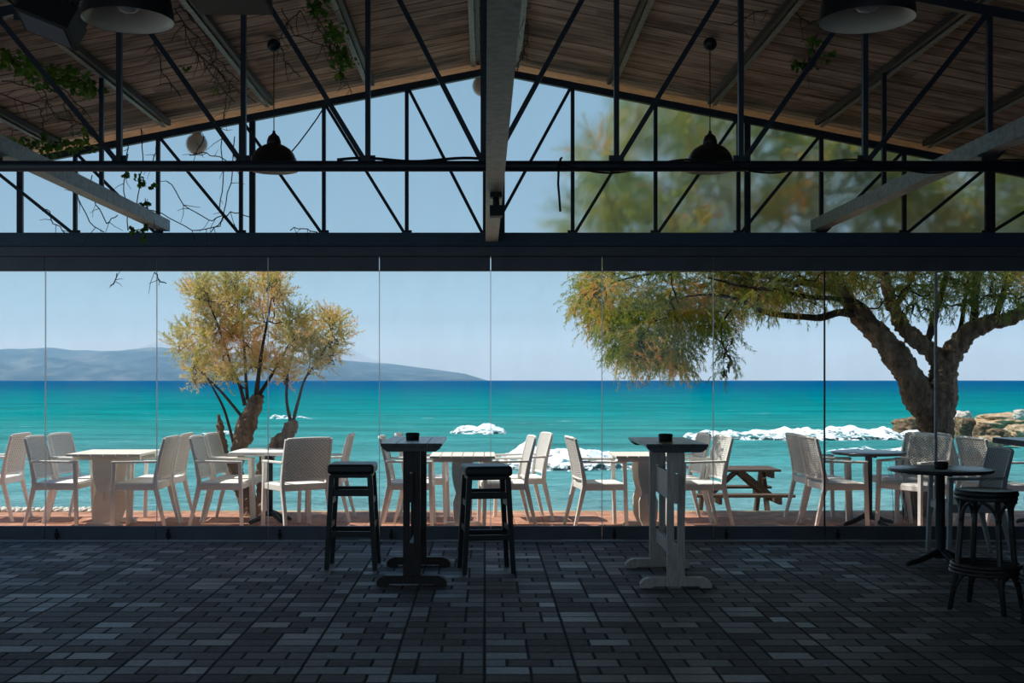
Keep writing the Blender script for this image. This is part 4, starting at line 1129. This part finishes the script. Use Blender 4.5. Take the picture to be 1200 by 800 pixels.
vine('green vine clump hanging beside the purlin left of the middle beam',
 [[OR(360,0),OR(375,25),OR(385,50),OR(395,75),OR(405,100)],[OR(365,5),OR(380,45),OR(398,60)],[OR(392,40),OR(400,85),OR(412,108)]],
 [(OR(372,8,.1),(.14,.2,.05),45),(OR(392,40,.12),(.12,.25,.06),60),(OR(400,70,.14),(.14,.25,.08),70),(OR(398,90,.1),(.06,.1,.05),14)],.042,12)
vine('small green leafy sprig under the right roof slope below the right near lamp',
 [[OR(958,40),OR(950,62),OR(945,85)]],[(OR(955,52,.1),(.07,.12,.05),22),(OR(945,76,.1),(.12,.12,.05),36),(OR(968,68,.1),(.05,.1,.03),10)],.04,13)
vine('bare brown vine stems tangled along the third purlin on the left',
 [[OR(205,10),OR(225,55),OR(250,90),OR(275,120)],[OR(215,30),OR(245,60),OR(270,105),OR(262,135)],[OR(180,45),OR(190,85),OR(210,110)],[OR(210,5),OR(240,40),OR(255,70),OR(280,95)],[OR(230,60),OR(262,90),OR(300,120)]],
 [(OR(218,80,.1),(.06,.1,.04),8),(OR(255,105,.1),(.08,.1,.04),10)],.03,14)
vine('bare vine stem climbing past the left dome lamp cable',
 [[OR(352,12),OR(335,30),OR(325,50),OR(335,75),OR(352,90)],[OR(330,10),OR(345,42),OR(385,55)]],None,.03,15)
vine('bare vine tangle around the ridge right of the middle beam',
 [[OR(608,30),OR(612,55),OR(606,85)],[OR(612,10),OR(620,40),OR(612,70)],[OR(850,28),OR(875,20),OR(900,12)],[OR(925,10),OR(950,28),OR(962,20)]],None,.03,16)
H=9.9
vine('bare vine stems hanging against the left gable glazing',
 [[at(88,200,H),at(90,225,H),at(105,260,H),at(122,272,H)],[at(108,205,H),at(112,240,H),at(125,262,H),at(138,252,H)],[at(54,245,H),at(62,262,H),at(76,273,H)],
  [at(165,150,H),at(168,195,H),at(160,240,H)],[at(150,180,H),at(145,215,H),at(150,270,H)],[at(195,212,H),at(215,240,H),at(245,258,H),at(262,252,H)],
  [at(168,244,H),at(190,250,H),at(225,270,H),at(258,265,H),at(270,248,H),at(292,254,H)],[at(258,150,H),at(262,200,H),at(257,245,H)],[at(275,160,H),at(272,205,H),at(262,250,H),at(247,272,H)],
  [at(222,182,H),at(232,180,H),at(250,183,H),at(265,188,H)],[at(240,160,H),at(234,172,H),at(226,182,H)],[at(183,170,H),at(180,185,H),at(178,195,H)],[at(150,165,H),at(148,185,H)],[at(340,270,H),at(356,268,H),at(372,272,H)],
  [at(137,320,H),at(135,328,H),at(129,335,H)],[at(181,319,H),at(186,327,H),at(195,332,H)]],
 [(at(147,203,H),(.05,.05,.04),6),(at(160,208,H),(.09,.05,.05),12),(at(170,217,H),(.06,.05,.04),8),(at(181,220,H),(.04,.03,.01),4),(at(170,238,H),(.06,.05,.05),10),(at(165,246,H),(.10,.06,.06),18),(at(158,270,H),(.07,.05,.05),10),(at(172,268,H),(.06,.05,.04),9),(at(169,281,H),(.02,.02,.03),4),(at(172,252,H),(.07,.05,.06),14),(at(166,244,H),(.08,.05,.06),14)],.048,17)
